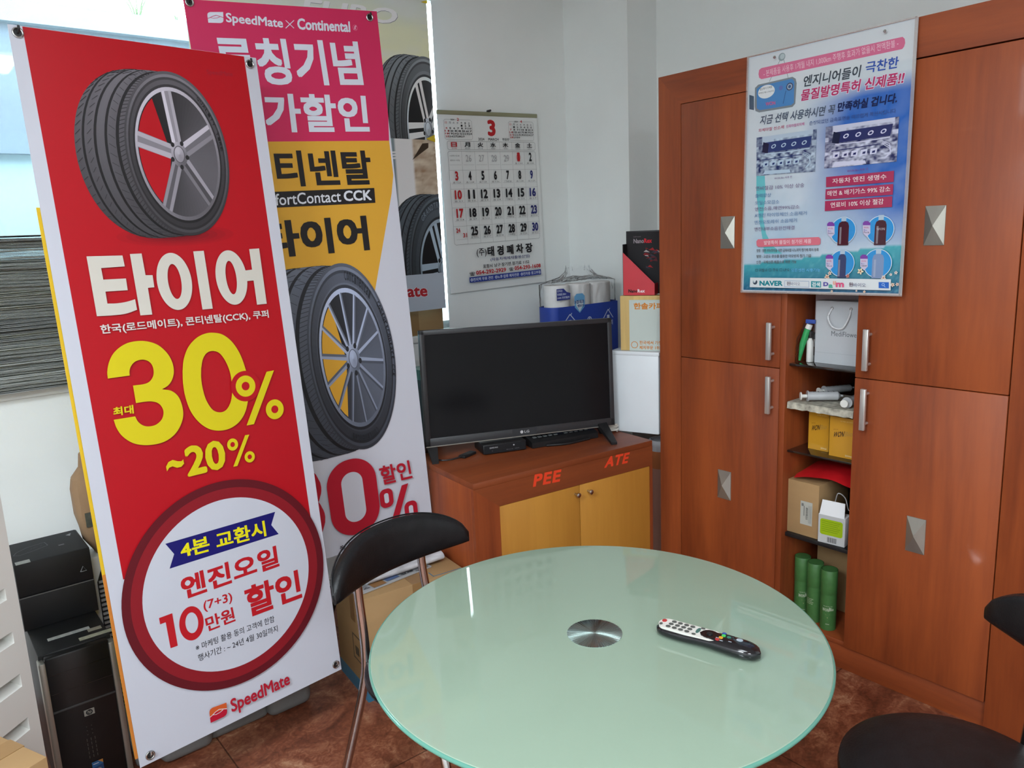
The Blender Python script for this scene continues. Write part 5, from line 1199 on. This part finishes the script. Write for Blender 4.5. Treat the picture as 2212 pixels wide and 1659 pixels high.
for i, (z0, z1, lab) in enumerate(((.4405, onY(200, 1250, 2.49).z, 'lower of the two matt black cartons on the computer tower'), (onY(200, 1250, 2.49).z+.001, onY(110, 1203, 2.49).z, 'upper black carton with a grey logo on the computer tower'))):
    bt = thing('black_box', lab, 'box', ((pcx0+pcx1)/2+.001, 2.49, z0), 0)
    cb = mat('matt_black_card', (.011, .0115, .013), .5, var=(.15, 12)); ct_ = mat('charcoal_card', (.026, .028, .031), .5, var=(.1, 12))
    B().ab((-hwid-.002, 0, 0), (hwid+.004, .198, z1-z0), .002).done('carton', cb, bt)
    mb_ = wm(bt)
    if i:
        t_ = Sheet(mb_ @ Vector((0, .1, z1-z0+.0004)), (1, 0, 0), (0, 1, 0), (-hwid, -.098, hwid, .098), th=.0003, back=(.026, .028, .031))
        t_.uvline([(-.085, -.012), (-.075, .01), (-.045, .034), (.002, .045), (.006, .010), (-.03, -.008), (-.07, -.022), (-.085, -.012)], .002, P(96, 100, 104)); t_.text('JET', (-.045, .0), (-.004, .01), (-.04, .02), P(56, 58, 62), .03, 2, px=False)
        t_.uvpoly([(.062, .062), (.078, .072), (.072, .048)], P(150, 154, 158)); t_.uvpoly([(.03, -.022), (.045, -.022), (.045, -.012), (.03, -.012)], P(110, 112, 116)); t_.build('top_print', ink_matte, bt)
        B().box((-hwid+.022, .012, z1-z0+.0008), (.036, .026, .0006)).done('label', st_m, bt)
        b = B(); b.tube([(hwid-.028, -.001, .03), (hwid-.012, -.001, .03), (hwid-.020, -.001, .045), (hwid-.028, -.001, .03)], .0012, 5); b.done('recycling_mark', mat('white_ink', (.35, .36, .38), .5, var=(.05, 9)), bt)
    else:
        B().ab((-hwid-.002, -.0008, z1-z0-.004), (hwid+.004, .0, z1-z0-.0015)).done('edge_fold', mat('pale_fold', (.14, .14, .14), .5, var=(.1, 12)), bt)

# white slatted heater behind, paper sack on top
hx0, hy, hz = .366, 2.60, onY(185, 1207, 2.60).z
ht = thing('fan_heater', 'white appliance with a rounded grey slatted grille beside the computer tower', 'heater', (hx0+.12, hy, 0))
HWm = mat('warm_white_plastic', (.68, .70, .71), .35, var=(.03, 5))
B().ab((-.12, 0, 0), (.12, .092, hz), .014).done('body', HWm, ht)
gr_ = mat('dark_grille_gap', (.012, .012, .014), .6, var=(.1, 9))
b = B(); b.prism([(-.098, .05), (.098, .05), (.098, hz-.085), (.082, hz-.045), (.05, hz-.028), (-.05, hz-.028), (-.082, hz-.045), (-.098, hz-.085)], 0, .004, M=Matrix.Translation((0, -.0045, 0)) @ XZ); b.done('grille_recess', gr_, ht, smooth=0)
sl = mat('grey_slat', (.34, .35, .37), .3, var=(.05, 9))
b = B(); nsl = 32
for i in range(nsl):
    z = .06+(hz-.098)*i/(nsl-1); wd_ = .096 if z < hz-.085 else max(.05, .096-(z-hz+.085)*.85)
    b.box((0, -.007, z), (wd_*2, .007, .0070))
b.done('slats', sl, ht, smooth=0)
bag = thing('paper_sack', 'crumpled brown paper sack with a folded top on the heater', 'paper bag', (hx0+.112, hy+.045, hz+.001))
zt_ = onY(163, 985, 2.61).z-hz; zf = onY(160, 1062, 2.61).z-hz
kraft = mat('kraft_paper', (.30, .185, .10), .8, var=(.14, 9), bump=(.5, 16))
rs = []
for z, sx_, sy_, ox in ((0, .090, .038, .014), (.05, .106, .043, .004), (zf*.6, .112, .044, -.002), (zf, .113, .043, -.003), (zf+.03, .111, .036, -.001), (zt_*.86, .096, .02, .008), (zt_-.004, .092, .010, .012), (zt_, .090, .006, .013)):
    r = []
    for i in range(24):
        a = 2*pi*i/24; ca, sa = cos(a), sin(a); wob = 1+.06*noise.noise((i*.6, z*14, 3))
        r.append((ox+sx_*math.copysign(abs(ca)**.35, ca)*wob, sy_*math.copysign(abs(sa)**.45, sa)*min(wob, 1.02), z))
    rs.append(r)
B().rings(rs).done('sack', kraft, bag, smooth=25)
B().box((-.075, -.044, zf*.55), (.04, .004, .045)).done('printed_patch', mat('dark_print', (.07, .075, .06), .7, var=(.3, 60)), bag)

# white cabinet with recessed grips at the left edge
wc0 = onY(92, 1590, 2.0); wa = radians(42); wc = thing('white_drawer_cabinet', 'white plastic cabinet with stacked recessed grips at the left edge', 'cabinet', (wc0.x, wc0.y, 0), wa); wz = onY(0, 1095, wc0.y).z+.03
# its visible face runs from the right corner back towards the left; local -x is along the face
def wl(px, py):
    n = Vector((sin(wa), -cos(wa), 0)); o = Vector((wc0.x, wc0.y, 0)); r = ray(px, py); t = (o-CAM).dot(n)/r.dot(n); q = CAM+r*t-o; return q.dot(Vector((cos(wa), sin(wa), 0))), q.z
recs = []
for (xa, ya, yb) in ((8, 1272, 1300), (25, 1365, 1393), (42, 1456, 1487), (60, 1549, 1580)): X_, Z_ = wl(xa, ya); _, Zb = wl(xa, yb); recs.append((X_, Zb, Z_))
b = B(); xs = min(r[0] for r in recs); xe = max(r[0] for r in recs); zs = [0]
b.ab((-.40, .035, 0), (0, .33, wz), .0)
b.ab((xe, 0, 0), (0, .035, wz)); b.ab((-.40, 0, 0), (xs-.13, .035, wz))
zprev = wz
for X_, Za, Zb in recs: b.ab((xs-.13, 0, Zb), (xe, .035, zprev)); zprev = Za
b.ab((xs-.13, 0, 0), (xe, .035, zprev))
b.done('body', white_plastic, wc, smooth=0)
for X_, Za, Zb in recs:
    B().prism([(0, Za), (.0345, Za), (.0345, Za+.4*(Zb-Za)), (.002, Za+.02*(Zb-Za))], xs-.13, xe, M=YZ).done('grip_slope', white_plastic, wc, smooth=0)

# carton at the very corner of the picture, in front of the white cabinet
k0 = onZ(101, 1632, .60); kc = thing('cardboard_box', 'plain cardboard box in the bottom left corner in front of the white cabinet', 'box', (k0.x, k0.y, 0), radians(23.6))
B().ab((-.30, 0, 0), (0, .19, .598), .002).done('carton', card, kc); B().ab((-.3008, .07, .55), (.0008, .115, .5992)).done('packing_tape', card_in, kc)

# grey power cord of the tower, hanging down on its right side
B().tube(bez([(hwid+.006, .10, .20), (hwid+.012, .06, .11), (hwid+.020, .03, .012), (hwid+.03, .09, .008), (hwid+.035, .22, .008)], 10), .006, 8).done('power_cord', mat('grey_cable', (.22, .22, .22), .5, var=(.05, 9)), pc)

# ------------------------------------------------------------------ cartons behind the chair, newspapers on them
an = radians(-6); bf = Vector((1.045, 2.135))
bc_ = thing('cardboard_box', 'large taped cardboard box on the floor behind the chair', 'box', (bf.x, bf.y, 0), an)
bw, bd, bh = .385, .245, .362
B().ab((0, 0, 0), (bw, bd, bh), .003).done('carton', card, bc_)
B().ab((.185, -.0008, 0), (.235, bd+.0008, bh+.0008)).done('packing_tape', card_in, bc_)
B().ab((-.0008, .06, .26), (.0, .10, bh)).done('packing_tape', card_in, bc_)
blue = mat('blue_tape', (.035, .16, .27), .4, var=(.08, 9)); B().ab((-.0012, -.0012, .0), (bw*.45, bd, .05)).done('blue_strip', blue, bc_)
prn = mat('carton_print', (.10, .075, .045), .7, var=(.1, 20)); b = B()
for a, c in (((-.001, .03, .12), (-.0002, .034, .21)), ((-.001, .03, .206), (-.0002, .10, .21)), ((-.001, .096, .12), (-.0002, .10, .21)), ((-.001, .03, .12), (-.0002, .10, .124)), ((-.001, .05, .14), (-.0002, .08, .17))): b.ab(a, c)
b.done('printed_symbol', prn, bc_, smooth=0); b = B(); b.ab((.27, .012, bh), (.38, .015, bh+.0006)); b.ab((.27, .012, bh), (.273, .05, bh+.0006)); b.done('printed_line', blue, bc_)
def newsheet(seed, w_, d_):
    rnd = random.Random(seed); s = Sheet((0, 0, 0), (1, 0, 0), (0, 1, 0), (-w_/2, -d_/2, w_/2, d_/2), th=.004, back=P(176, 178, 180)); y = d_/2-.012
    for c in range(5):
        x0 = -w_/2+.008+c*(w_-.016)/5; x1 = x0+(w_-.016)/5-.006; y = d_/2-.01
        while y > -d_/2+.012:
            if rnd.random() < .12: h_ = rnd.uniform(.02, .045); s.uvpoly([(x0, y-h_), (x1, y-h_), (x1, y), (x0, y)], P(*rnd.choice([(150, 110, 70), (70, 70, 76), (90, 110, 150), (120, 120, 124)]))); y -= h_+.004
            elif rnd.random() < .1: s.text(rnd.choice(['경제', '오늘', '뉴스', '사회', '교통']), (x0, y-.012), (x1, y-.012), (x0, y), P(40, 40, 44), .03, 1, px=False); y -= .016
            else: s.uvpoly([(x0, y-.0016), (x1-rnd.uniform(0, .01), y-.0016), (x1, y), (x0, y)], P(120, 122, 124)); y -= .0042
    return s
mbx = wm(bc_)
n1_ = newsheet(3, .30, .20); nt_ = thing('newspaper', 'open printed newspaper lying on the cardboard box behind the chair', 'newspaper', (bf.x+.15, bf.y+.14, bh+.001), an+.18)
m_ = wm(nt_); n1_.O = m_ @ Vector((0, .0, .0045)); n1_.U = m_.to_3x3().col[0]; n1_.V = m_.to_3x3().col[1]; n1_.N = Vector((0, 0, 1)); n1_.build('pages', ink_matte, nt_)
rl = thing('newspaper', 'loosely rolled newspaper on top of the flat newspaper behind the chair', 'newspaper', (bf.x+.215, bf.y+.085, bh+.0055), an+.10)
b = B(); rs = []
for i in range(25):
    x = -.15+.30*i/24; rs.append([(x, .030*cos(a)*(.8+.25*i/24), .017+.0165*sin(a)) for a in [2*pi*k/20 for k in range(20)]])
b.rings(rs); b.done('rolled_pages', mat('rolled_newsprint', (.50, .51, .54), .8, var=(.35, 40, (.35, 1, 1))), rl)
sR = Sheet(wm(rl) @ Vector((.02, -.006, .0342)), wm(rl).to_3x3().col[0], wm(rl).to_3x3().col[1], (-.12, -.010, .12, .010), th=.0003, back=P(180, 182, 188)); sR.F.clear(); sR.C.clear()
sR.text('뉴스', (.03, -.006), (.055, -.006), (.03, .006), P(40, 40, 44), .03, 1, px=False); sR.uvpoly([(-.10, -.008), (-.06, -.008), (-.06, .008), (-.10, .008)], P(80, 96, 140)); sR.uvpoly([(-.03, -.005), (.02, -.005), (.02, .006), (-.03, .006)], P(110, 90, 90)); sR.build('headline', ink_matte, rl)

# ------------------------------------------------------------------ things in the open shelves
SX = DX+.05
shp = lambda z: z+.0005
# top shelf: white carrier bag, pink bag behind it, zip bag with green tube and small bottles
def carrier(name, label, y0, y1, z, h_, x, d_, m_, txt=None):
    t = thing(name, label, 'paper bag', (x, (y0+y1)/2, z)); w2 = (y0-y1)/2
    b = B(); b.rings([[(0, -w2, 0), (0, w2, 0), (d_, w2, 0), (d_, -w2, 0)], [(0, -w2, h_*.97), (0, w2, h_*.97), (d_*.75, w2, h_*.97), (d_*.75, -w2, h_*.97)], [(.002, -w2, h_), (.002, w2, h_), (d_*.7, w2, h_), (d_*.7, -w2, h_)]]); b.done('bag_body', m_, t, smooth=0)
    return t, w2
wb = mat('white_bag_card', (.72, .73, .74), .5, var=(.02, 6))
pnk = mat('mauve_bag_card', (.40, .30, .31), .55, var=(.03, 6))
z1s = 1.0295
carrier('paper_carrier_bag', 'mauve paper bag standing behind the white carrier bag on the top shelf', 1.424, 1.245, z1s, .245, DX+.166, .07, pnk)
# a second mauve bag corner shows above
t, w2 = carrier('paper_carrier_bag', 'white paper carrier bag with rope handles and thin grey lettering on the top shelf', 1.375, 1.205, z1s, .208, DX+.085, .075, wb)
tm = wm(t); sb_ = Sheet(tm @ Vector((-.0006, 0, .104)), (0, -1, 0), (0, 0, 1), (-w2, -.103, w2, .103), th=.0004, back=P(186, 190, 194))
sb_.text('MedíFlower', (-.028, -.010), (.066, -.010), (-.028, .006), P(96, 98, 102), -.004, 2, px=False); sb_.uvline([(-w2, -.068), (w2, -.068)], .0012, P(168, 172, 178)); sb_.build('front_print', ink_matte, t)
rope = mat('white_rope', (.66, .67, .68), .7, var=(.15, 160))
B().tube(bez([(-.001, .028, .185), (-.010, .036, .157), (-.012, .022, .128), (-.012, .0, .120), (-.012, -.018, .126), (-.010, -.034, .157), (-.001, -.036, .183)], 8), .0026, 8).done('rope_handle', rope, t)
for y in (.028, -.036): B().torus((0, 0, 0), .004, .0012, 16, 6, M=Matrix.Translation((-.001, y, .185)) @ Matrix.Rotation(pi/2, 4, 'Y')).done('eyelet', eye_m, t)
zb_ = thing('zip_bag', 'clear zip bag with a green tube and small white bottles left of the carrier bag', 'bag', (DX+.075, 1.405, z1s))
B().tube([(-.012, .012, .005), (-.008, .005, .06), (.0, -.008, .112)], [.004, .010, .011], 14).done('green_tube', mat('green_plastic', (.03, .34, .10), .4, var=(.08, 12)), zb_)
B().tube([(.0, -.009, .113), (.002, -.014, .128)], [.011, .010], 14).done('white_cap', white_plastic, zb_)
B().lathe([(0, .001), (.011, .001), (.011, .07), (.006, .078), (.006, .082), (0, .082)], 20, c=(.004, -.016)).done('white_bottle', white_plastic, zb_)
B().lathe([(0, .082), (.007, .082), (.007, .106), (0, .106)], 16, c=(.004, -.016)).done('black_cap', black_plastic, zb_)
b = B(); b.rings([[(-.022, .024, 0), (-.022, -.03, 0), (.016, -.03, 0), (.016, .024, 0)], [(-.018, .022, .08), (-.018, -.032, .08), (.018, -.032, .08), (.018, .022, .08)], [(-.004, .0, .135), (-.004, -.034, .135), (.004, -.034, .135), (.004, .0, .135)]], False); b.done('clear_pouch', film, zb_)
B().box((0, -.018, .138), (.008, .034, .014), .002).done('blue_seal', mat('blue_zip', (.04, .09, .38), .35, var=(.05, 20)), zb_)
wbt = thing('small_bottle', 'small white bottle with a dark cap between the zip bag and the mauve bag', 'bottle', (DX+.115, 1.392, z1s)); B().lathe([(0, 0), (.013, 0), (.013, .06), (.007, .07), (.007, .075), (0, .075)], 20).done('bottle_body', white_plastic, wbt); B().lathe([(0, .075), (.009, .075), (.009, .095), (0, .095)], 16).done('cap', black_plastic, wbt); B().ab((-.0135, -.006, .02), (-.0128, .006, .05)).done('label', mat('brown_label', (.16, .09, .05), .5, var=(.2, 40)), wbt)
# second shelf: newspaper lining with syringes/tubes
z2s = .8965
lin_ = B(); rs = []
for i in range(17):
    y = 1.426-.232*i/16; w_ = .004*noise.noise((i*.7, 1, 1)); rs.append([(-.016+w_, y-1.31, -.020+w_), (-.014+w_, y-1.31, -.020+w_), (-.012, y-1.31, .0025+w_*.3), (.20, y-1.31, .0025), (.20, y-1.31, .0005), (-.014+w_, y-1.31, .0008)])
lin_.rings(rs); o = lin_.done('shelf_lining', mat('lining_newsprint', (.40, .38, .31), .8, var=(.5, 45, (1, 1, 1))), M=Matrix.Translation((DX+.024, 1.31, z2s)), smooth=50); tag(o, 'newspaper lining hanging over the edge of the second shelf', 'newspaper')
sy_m = mat('clear_grey_plastic', (.42, .43, .44), .25, spec=.6, var=(.08, 30)); 
for (x, y, a, l, r, lab) in ((.045, 1.375, -48, .115, .015, 'larger grey syringe lying across the newspaper lining'), (.04, 1.232, 4, .10, .014, 'shorter grey syringe beside the right door edge on the lining'), (.17, 1.385, -25, .12, .013, 'rear grey syringe behind the two others on the lining')):
    t = thing('syringe', lab, 'syringe', (DX+x, y, z2s+r*1.25+.004), radians(a), 'syringes on the second shelf')
    b = B(); b.lathe([(0, 0), (r*1.25, 0), (r*1.25, .004), (r, .005), (r, l*.85), (r*.5, l*.92), (r*.25, l*.93), (r*.25, l), (0, l)], 24, M=Matrix.Rotation(pi/2, 4, 'Y')); b.done('barrel', sy_m, t)
    b = B(); b.lathe([(0, -.022), (r*.9, -.022), (r*.9, -.018), (r*.4, -.018), (r*.4, 0), (0, 0)], 20, M=Matrix.Rotation(pi/2, 4, 'Y')); b.done('plunger', white_plastic, t)
    b = B()
    for i in range(5): b.box((.02+i*l*.14, 0, r+.0002), (.002, r*.8, .0006))
    b.done('scale_marks', black_plastic, t)
wp_ = thing('tape_roll', 'dark round roll at the back of the second shelf', 'roll', (DX+.20, 1.235, z2s+.04)); B().lathe([(.02, -.02), (.036, -.02), (.036, .02), (.02, .02)], 28, M=Matrix.Rotation(pi/2, 4, 'Y')).done('roll', mat('grey_roll', (.10, .09, .09), .6, var=(.1, 9)), wp_)
# third shelf: two yellow boxes
yel = mat('yellow_carton', (.58, .34, .05), .4, var=(.05, 8)); z3 = .7265
for i, (y0, y1, x, lab) in enumerate(((1.388, 1.314, .085, 'yellow product carton on the third shelf, left of its twin'), (1.295, 1.205, .055, 'yellow product carton on the third shelf, partly hidden by the right door'))):
    t = thing('product_box', lab, 'box', (DX+x, (y0+y1)/2, z3), 0, 'yellow cartons'); w2 = (y0-y1)/2; hh = .135
    B().ab((0, -w2, 0), (.075, w2, hh), .001).done('carton', yel, t)
    sy = Sheet(wm(t) @ Vector((-.0005, 0, hh/2)), (0, -1, 0), (0, 0, 1), (-w2, -hh/2, w2, hh/2), th=.0003, back=P(196, 142, 40)); 
    sy.text('WON', (-w2*.75, -.004), (w2*.05, .004), (-w2*.62, .016), P(70, 50, 30), .03, 2, px=False); sy.text('Bio', (w2*.1, .005), (w2*.75, .011), (w2*.2, .022), P(170, 130, 60), .01, 2, px=False); sy.text('신개발 발명특허', (-w2*.2, hh*.40), (w2*.8, hh*.40), (-w2*.2, hh*.425), P(220, 190, 120), 0, 1, px=False); sy.text('250ml', (w2*.25, -hh*.45), (w2*.82, -hh*.45), (w2*.25, -hh*.41), P(224, 206, 160), .02, 1, px=False); sy.text('WON', (-w2*.7, .022), (-w2*.35, .024), (-w2*.7, .026), P(120, 80, 30), 0, 1, px=False)
    sy.build('front_print', ink_gloss, t)
# fourth shelf: cardboard box, red sheet, white/green box, cable
z4 = .4265
t = thing('cardboard_box', 'small cardboard box with a barcode label on the fourth shelf', 'box', (DX+.035, 1.372, z4)); B().ab((0, -.058, 0), (.20, .058, .192), .0015).done('carton', card, t)
sk = Sheet(wm(t) @ Vector((-.0006, -.014, .083)), (0, -1, 0), (0, 0, 1), (-.022, -.042, .022, .042), th=.0004, back=P(178, 178, 168)); rnd = random.Random(2)
for i in range(16): yy = -.022+i*.0028; sk.uvpoly([(-.002, yy), (.006, yy), (.006, yy+rnd.choice([.0008, .0012, .0018])), (-.002, yy+.0012)], P(40, 40, 40))
for i in range(3): sk.uvline([(.010+.004*i, -.034), (.010+.004*i, .03)], .0012, P(130, 130, 126))
sk.uvline([(-.008, -.01), (-.008, .026)], .0018, P(60, 60, 60)); sk.uvpoly([(-.018, .024), (-.010, .024), (-.010, .034), (-.018, .034)], P(120, 120, 116)); sk.build('label', ink_matte, t)
rsb = B(); rs = []
for i in range(13):
    y = .105-.21*i/12; z = .010+.016*sin(pi*i/12)+.010*(i/12); rs.append([(-.02+.004*sin(i), y, z-.010), (.0, y, z), (.14, y, z+.016), (.14, y, z+.012), (.0, y, z-.004)])
rsb.rings(rs); red_s = rsb.done('plastic_folder', mat('red_film', (.50, .010, .014), .25, coat=.4, var=(.15, 14)), M=Matrix.Translation((DX+.055, 1.305, z4+.2)), smooth=30); tag(red_s, 'red glossy plastic sheet folded on top of the small cardboard box', 'folder')
t = thing('card_box', 'small white box with a green label standing open on the fourth shelf', 'box', (DX+.028, 1.262, z4), radians(6)); B().ab((0, -.045, 0), (.05, .045, .10), .001).done('carton', wb, t); b = B(); b.rings([[(0, -.042, .10), (0, .042, .10), (.001, .042, .10), (.001, -.042, .10)], [(.012, -.038, .148), (.012, .038, .148), (.013, .038, .148), (.013, -.038, .148)]]); b.done('open_flap', wb, t)
sg = Sheet(wm(t) @ Vector((-.0005, 0, .05)), -wm(t).to_3x3().col[1], (0, 0, 1), (-.044, -.049, .044, .049), th=.0003, back=P(186, 188, 188)); rrect(sg, Vector((0, .008)), .076, .056, .008, P(150, 178, 30))
for i in range(6): sg.uvline([(-.032, .028-.007*i), (.030-.004*(i % 3), .028-.007*i)], .0012, P(96, 124, 20))
for i in range(10): sg.uvpoly([(-.012+i*.0032, -.044), (-.012+i*.0032+.0016, -.044), (-.012+i*.0032+.0016, -.026), (-.012+i*.0032, -.026)], P(60, 60, 60))
sg.build('front_label', ink_gloss, t)
b = B(); b.tube(bez([(0, .03, .13), (-.01, .015, .165), (0, -.005, .15), (0, -.02, .11), (-.008, -.045, .15), (-.01, -.055, .125), (0, -.03, .10), (0, -.045, .085), (-.01, -.058, .10), (.02, -.03, .11), (.05, 0, .01)], 8), .0018, 7); c_ = b.done('cable', mat('grey_white_cable', (.45, .45, .46), .4, var=(.05, 9)), M=Matrix.Translation((DX+.09, 1.255, z4))); tag(c_, 'thin pale cable in loops behind the white box with the green label', 'cable')
t = thing('carton_box', 'dark olive carton at the back of the fourth shelf beside the cable', 'box', (DX+.14, 1.235, z4)); B().ab((0, -.036, 0), (.10, .036, .07), .002).done('carton', mat('dark_olive_card', (.05, .05, .035), .7, var=(.2, 12)), t)
# bottom: green cylinders and a carton behind
t = thing('carton_box', 'brown carton standing in the dark behind the green tubes', 'box', (DX+.20, 1.33, .1045)); B().ab((0, -.085, 0), (.14, .075, .255), .002).done('carton', card, t)
grn_m = mat('green_tube_card', (.050, .150, .040), .45, var=(.10, 60))
def cyl_print(root, R, rows, a0):
    """lettering wrapped on a tube: rows of (text, angle centre, width m, z, height, colour)"""
    F, C = [], []
    for t_, ac, w_, z, h_, col in rows:
        fs, bb = text_faces(t_, .02, 1)
        for f in fs:
            pts = []
            for x, y in f:
                a = a0+ac+((x-bb[0])/(bb[2]-bb[0])-.5)*w_/R; pts.append((R*1.006*cos(a), R*1.006*sin(a), z+(y-bb[1])/(bb[3]-bb[1])*h_))
            F.append(pts); C.append(col)
    me = bpy.data.meshes.new('print'); vs = [p for f in F for p in f]; idx = []; k = 0
    for f in F: idx.append(range(k, k+len(f))); k += len(f)
    me.from_pydata(vs, [], idx); at = me.color_attributes.new('ink', 'FLOAT_COLOR', 'CORNER'); fl = []
    for f, c in zip(F, C): fl += [*c, 1]*len(f)
    at.data.foreach_set('color', fl); me.materials.append(ink_matte); return link('lettering', me, root)
TW_ = P(190, 200, 176); TGd = P(150, 160, 110); RC = .0265
for i, (cx_, cy_, tw, lab) in enumerate(((.095, 1.423-.0, .35, 'green cardboard tube in the bottom compartment, farthest left of the three'), (.080, 1.358, -.75, 'green cardboard tube in the bottom compartment, in the middle of the three'), (.062, 1.288, 0, 'green cardboard tube in the bottom compartment, nearest the right door'))):
    if i == 0: cy_ = 1.400
    if i == 1: cy_ = 1.342
    if i == 2: cy_ = 1.280
    t = thing('cardboard_tube', lab, 'tube', (DX+cx_, cy_, .1045), 0, 'green cardboard tubes'); hh = .218
    B().lathe([(0, 0), (RC, 0), (RC, hh), (RC-.0015, hh), (RC-.0015, hh-.004), (0, hh-.004)], 40).done('tube_body', grn_m, t)
    B().lathe([(RC+.0002, hh-.088), (RC+.0006, hh-.087), (RC+.0006, hh-.0005), (RC+.0002, hh)], 40).done('lid', grn_m, t)
    B().lathe([(0, hh-.004), (RC-.004, hh-.004), (RC-.006, hh-.002), (0, hh-.002)], 30).done('lid_disc', mat('green_foil', (.10, .20, .08), .2, metal=.4, var=(.2, 40)), t)
    a0 = pi+.42+tw
    cyl_print(t, RC, [('신개발 발명 특허 신제품', 0, .036, hh-.038, .004, TW_), ('휘 발 유', 0, .018, hh-.056, .005, TW_), ('경   유', 0, .018, hh-.064, .005, TW_), ('L P G', 0, .018, hh-.073, .005, TW_), ('모든엔진 사용가능', 0, .026, hh-.082, .0035, TW_),
                      ('WON', -.28, .022, .070, .013, TW_), ('Bio', .48, .016, .073, .013, TW_), ('Synthetic Oil', 0, .030, .088, .003, TW_), ('▼', 0, .014, .045, .016, TGd), ('200ml', 0, .012, .022, .004, TW_)] if i != 1 else
              [('신개발 발명 특허 신제품', .2, .036, hh-.038, .004, TW_), ('휘 발 유', .5, .018, hh-.056, .005, TW_), ('경   유', .5, .018, hh-.064, .005, TW_), ('L P G', .5, .018, hh-.073, .005, TW_), ('모든엔진 사용가능', .4, .026, hh-.082, .0035, TW_), ('고순도 오일의 특별한', .2, .026, .085, .003, TW_), ('마찰 저감 효과로', .1, .022, .079, .003, TW_), ('엔진의 성능을 높여', .2, .026, .073, .003, TW_), ('연비 향상에 도움', .15, .024, .067, .003, TW_)], a0)
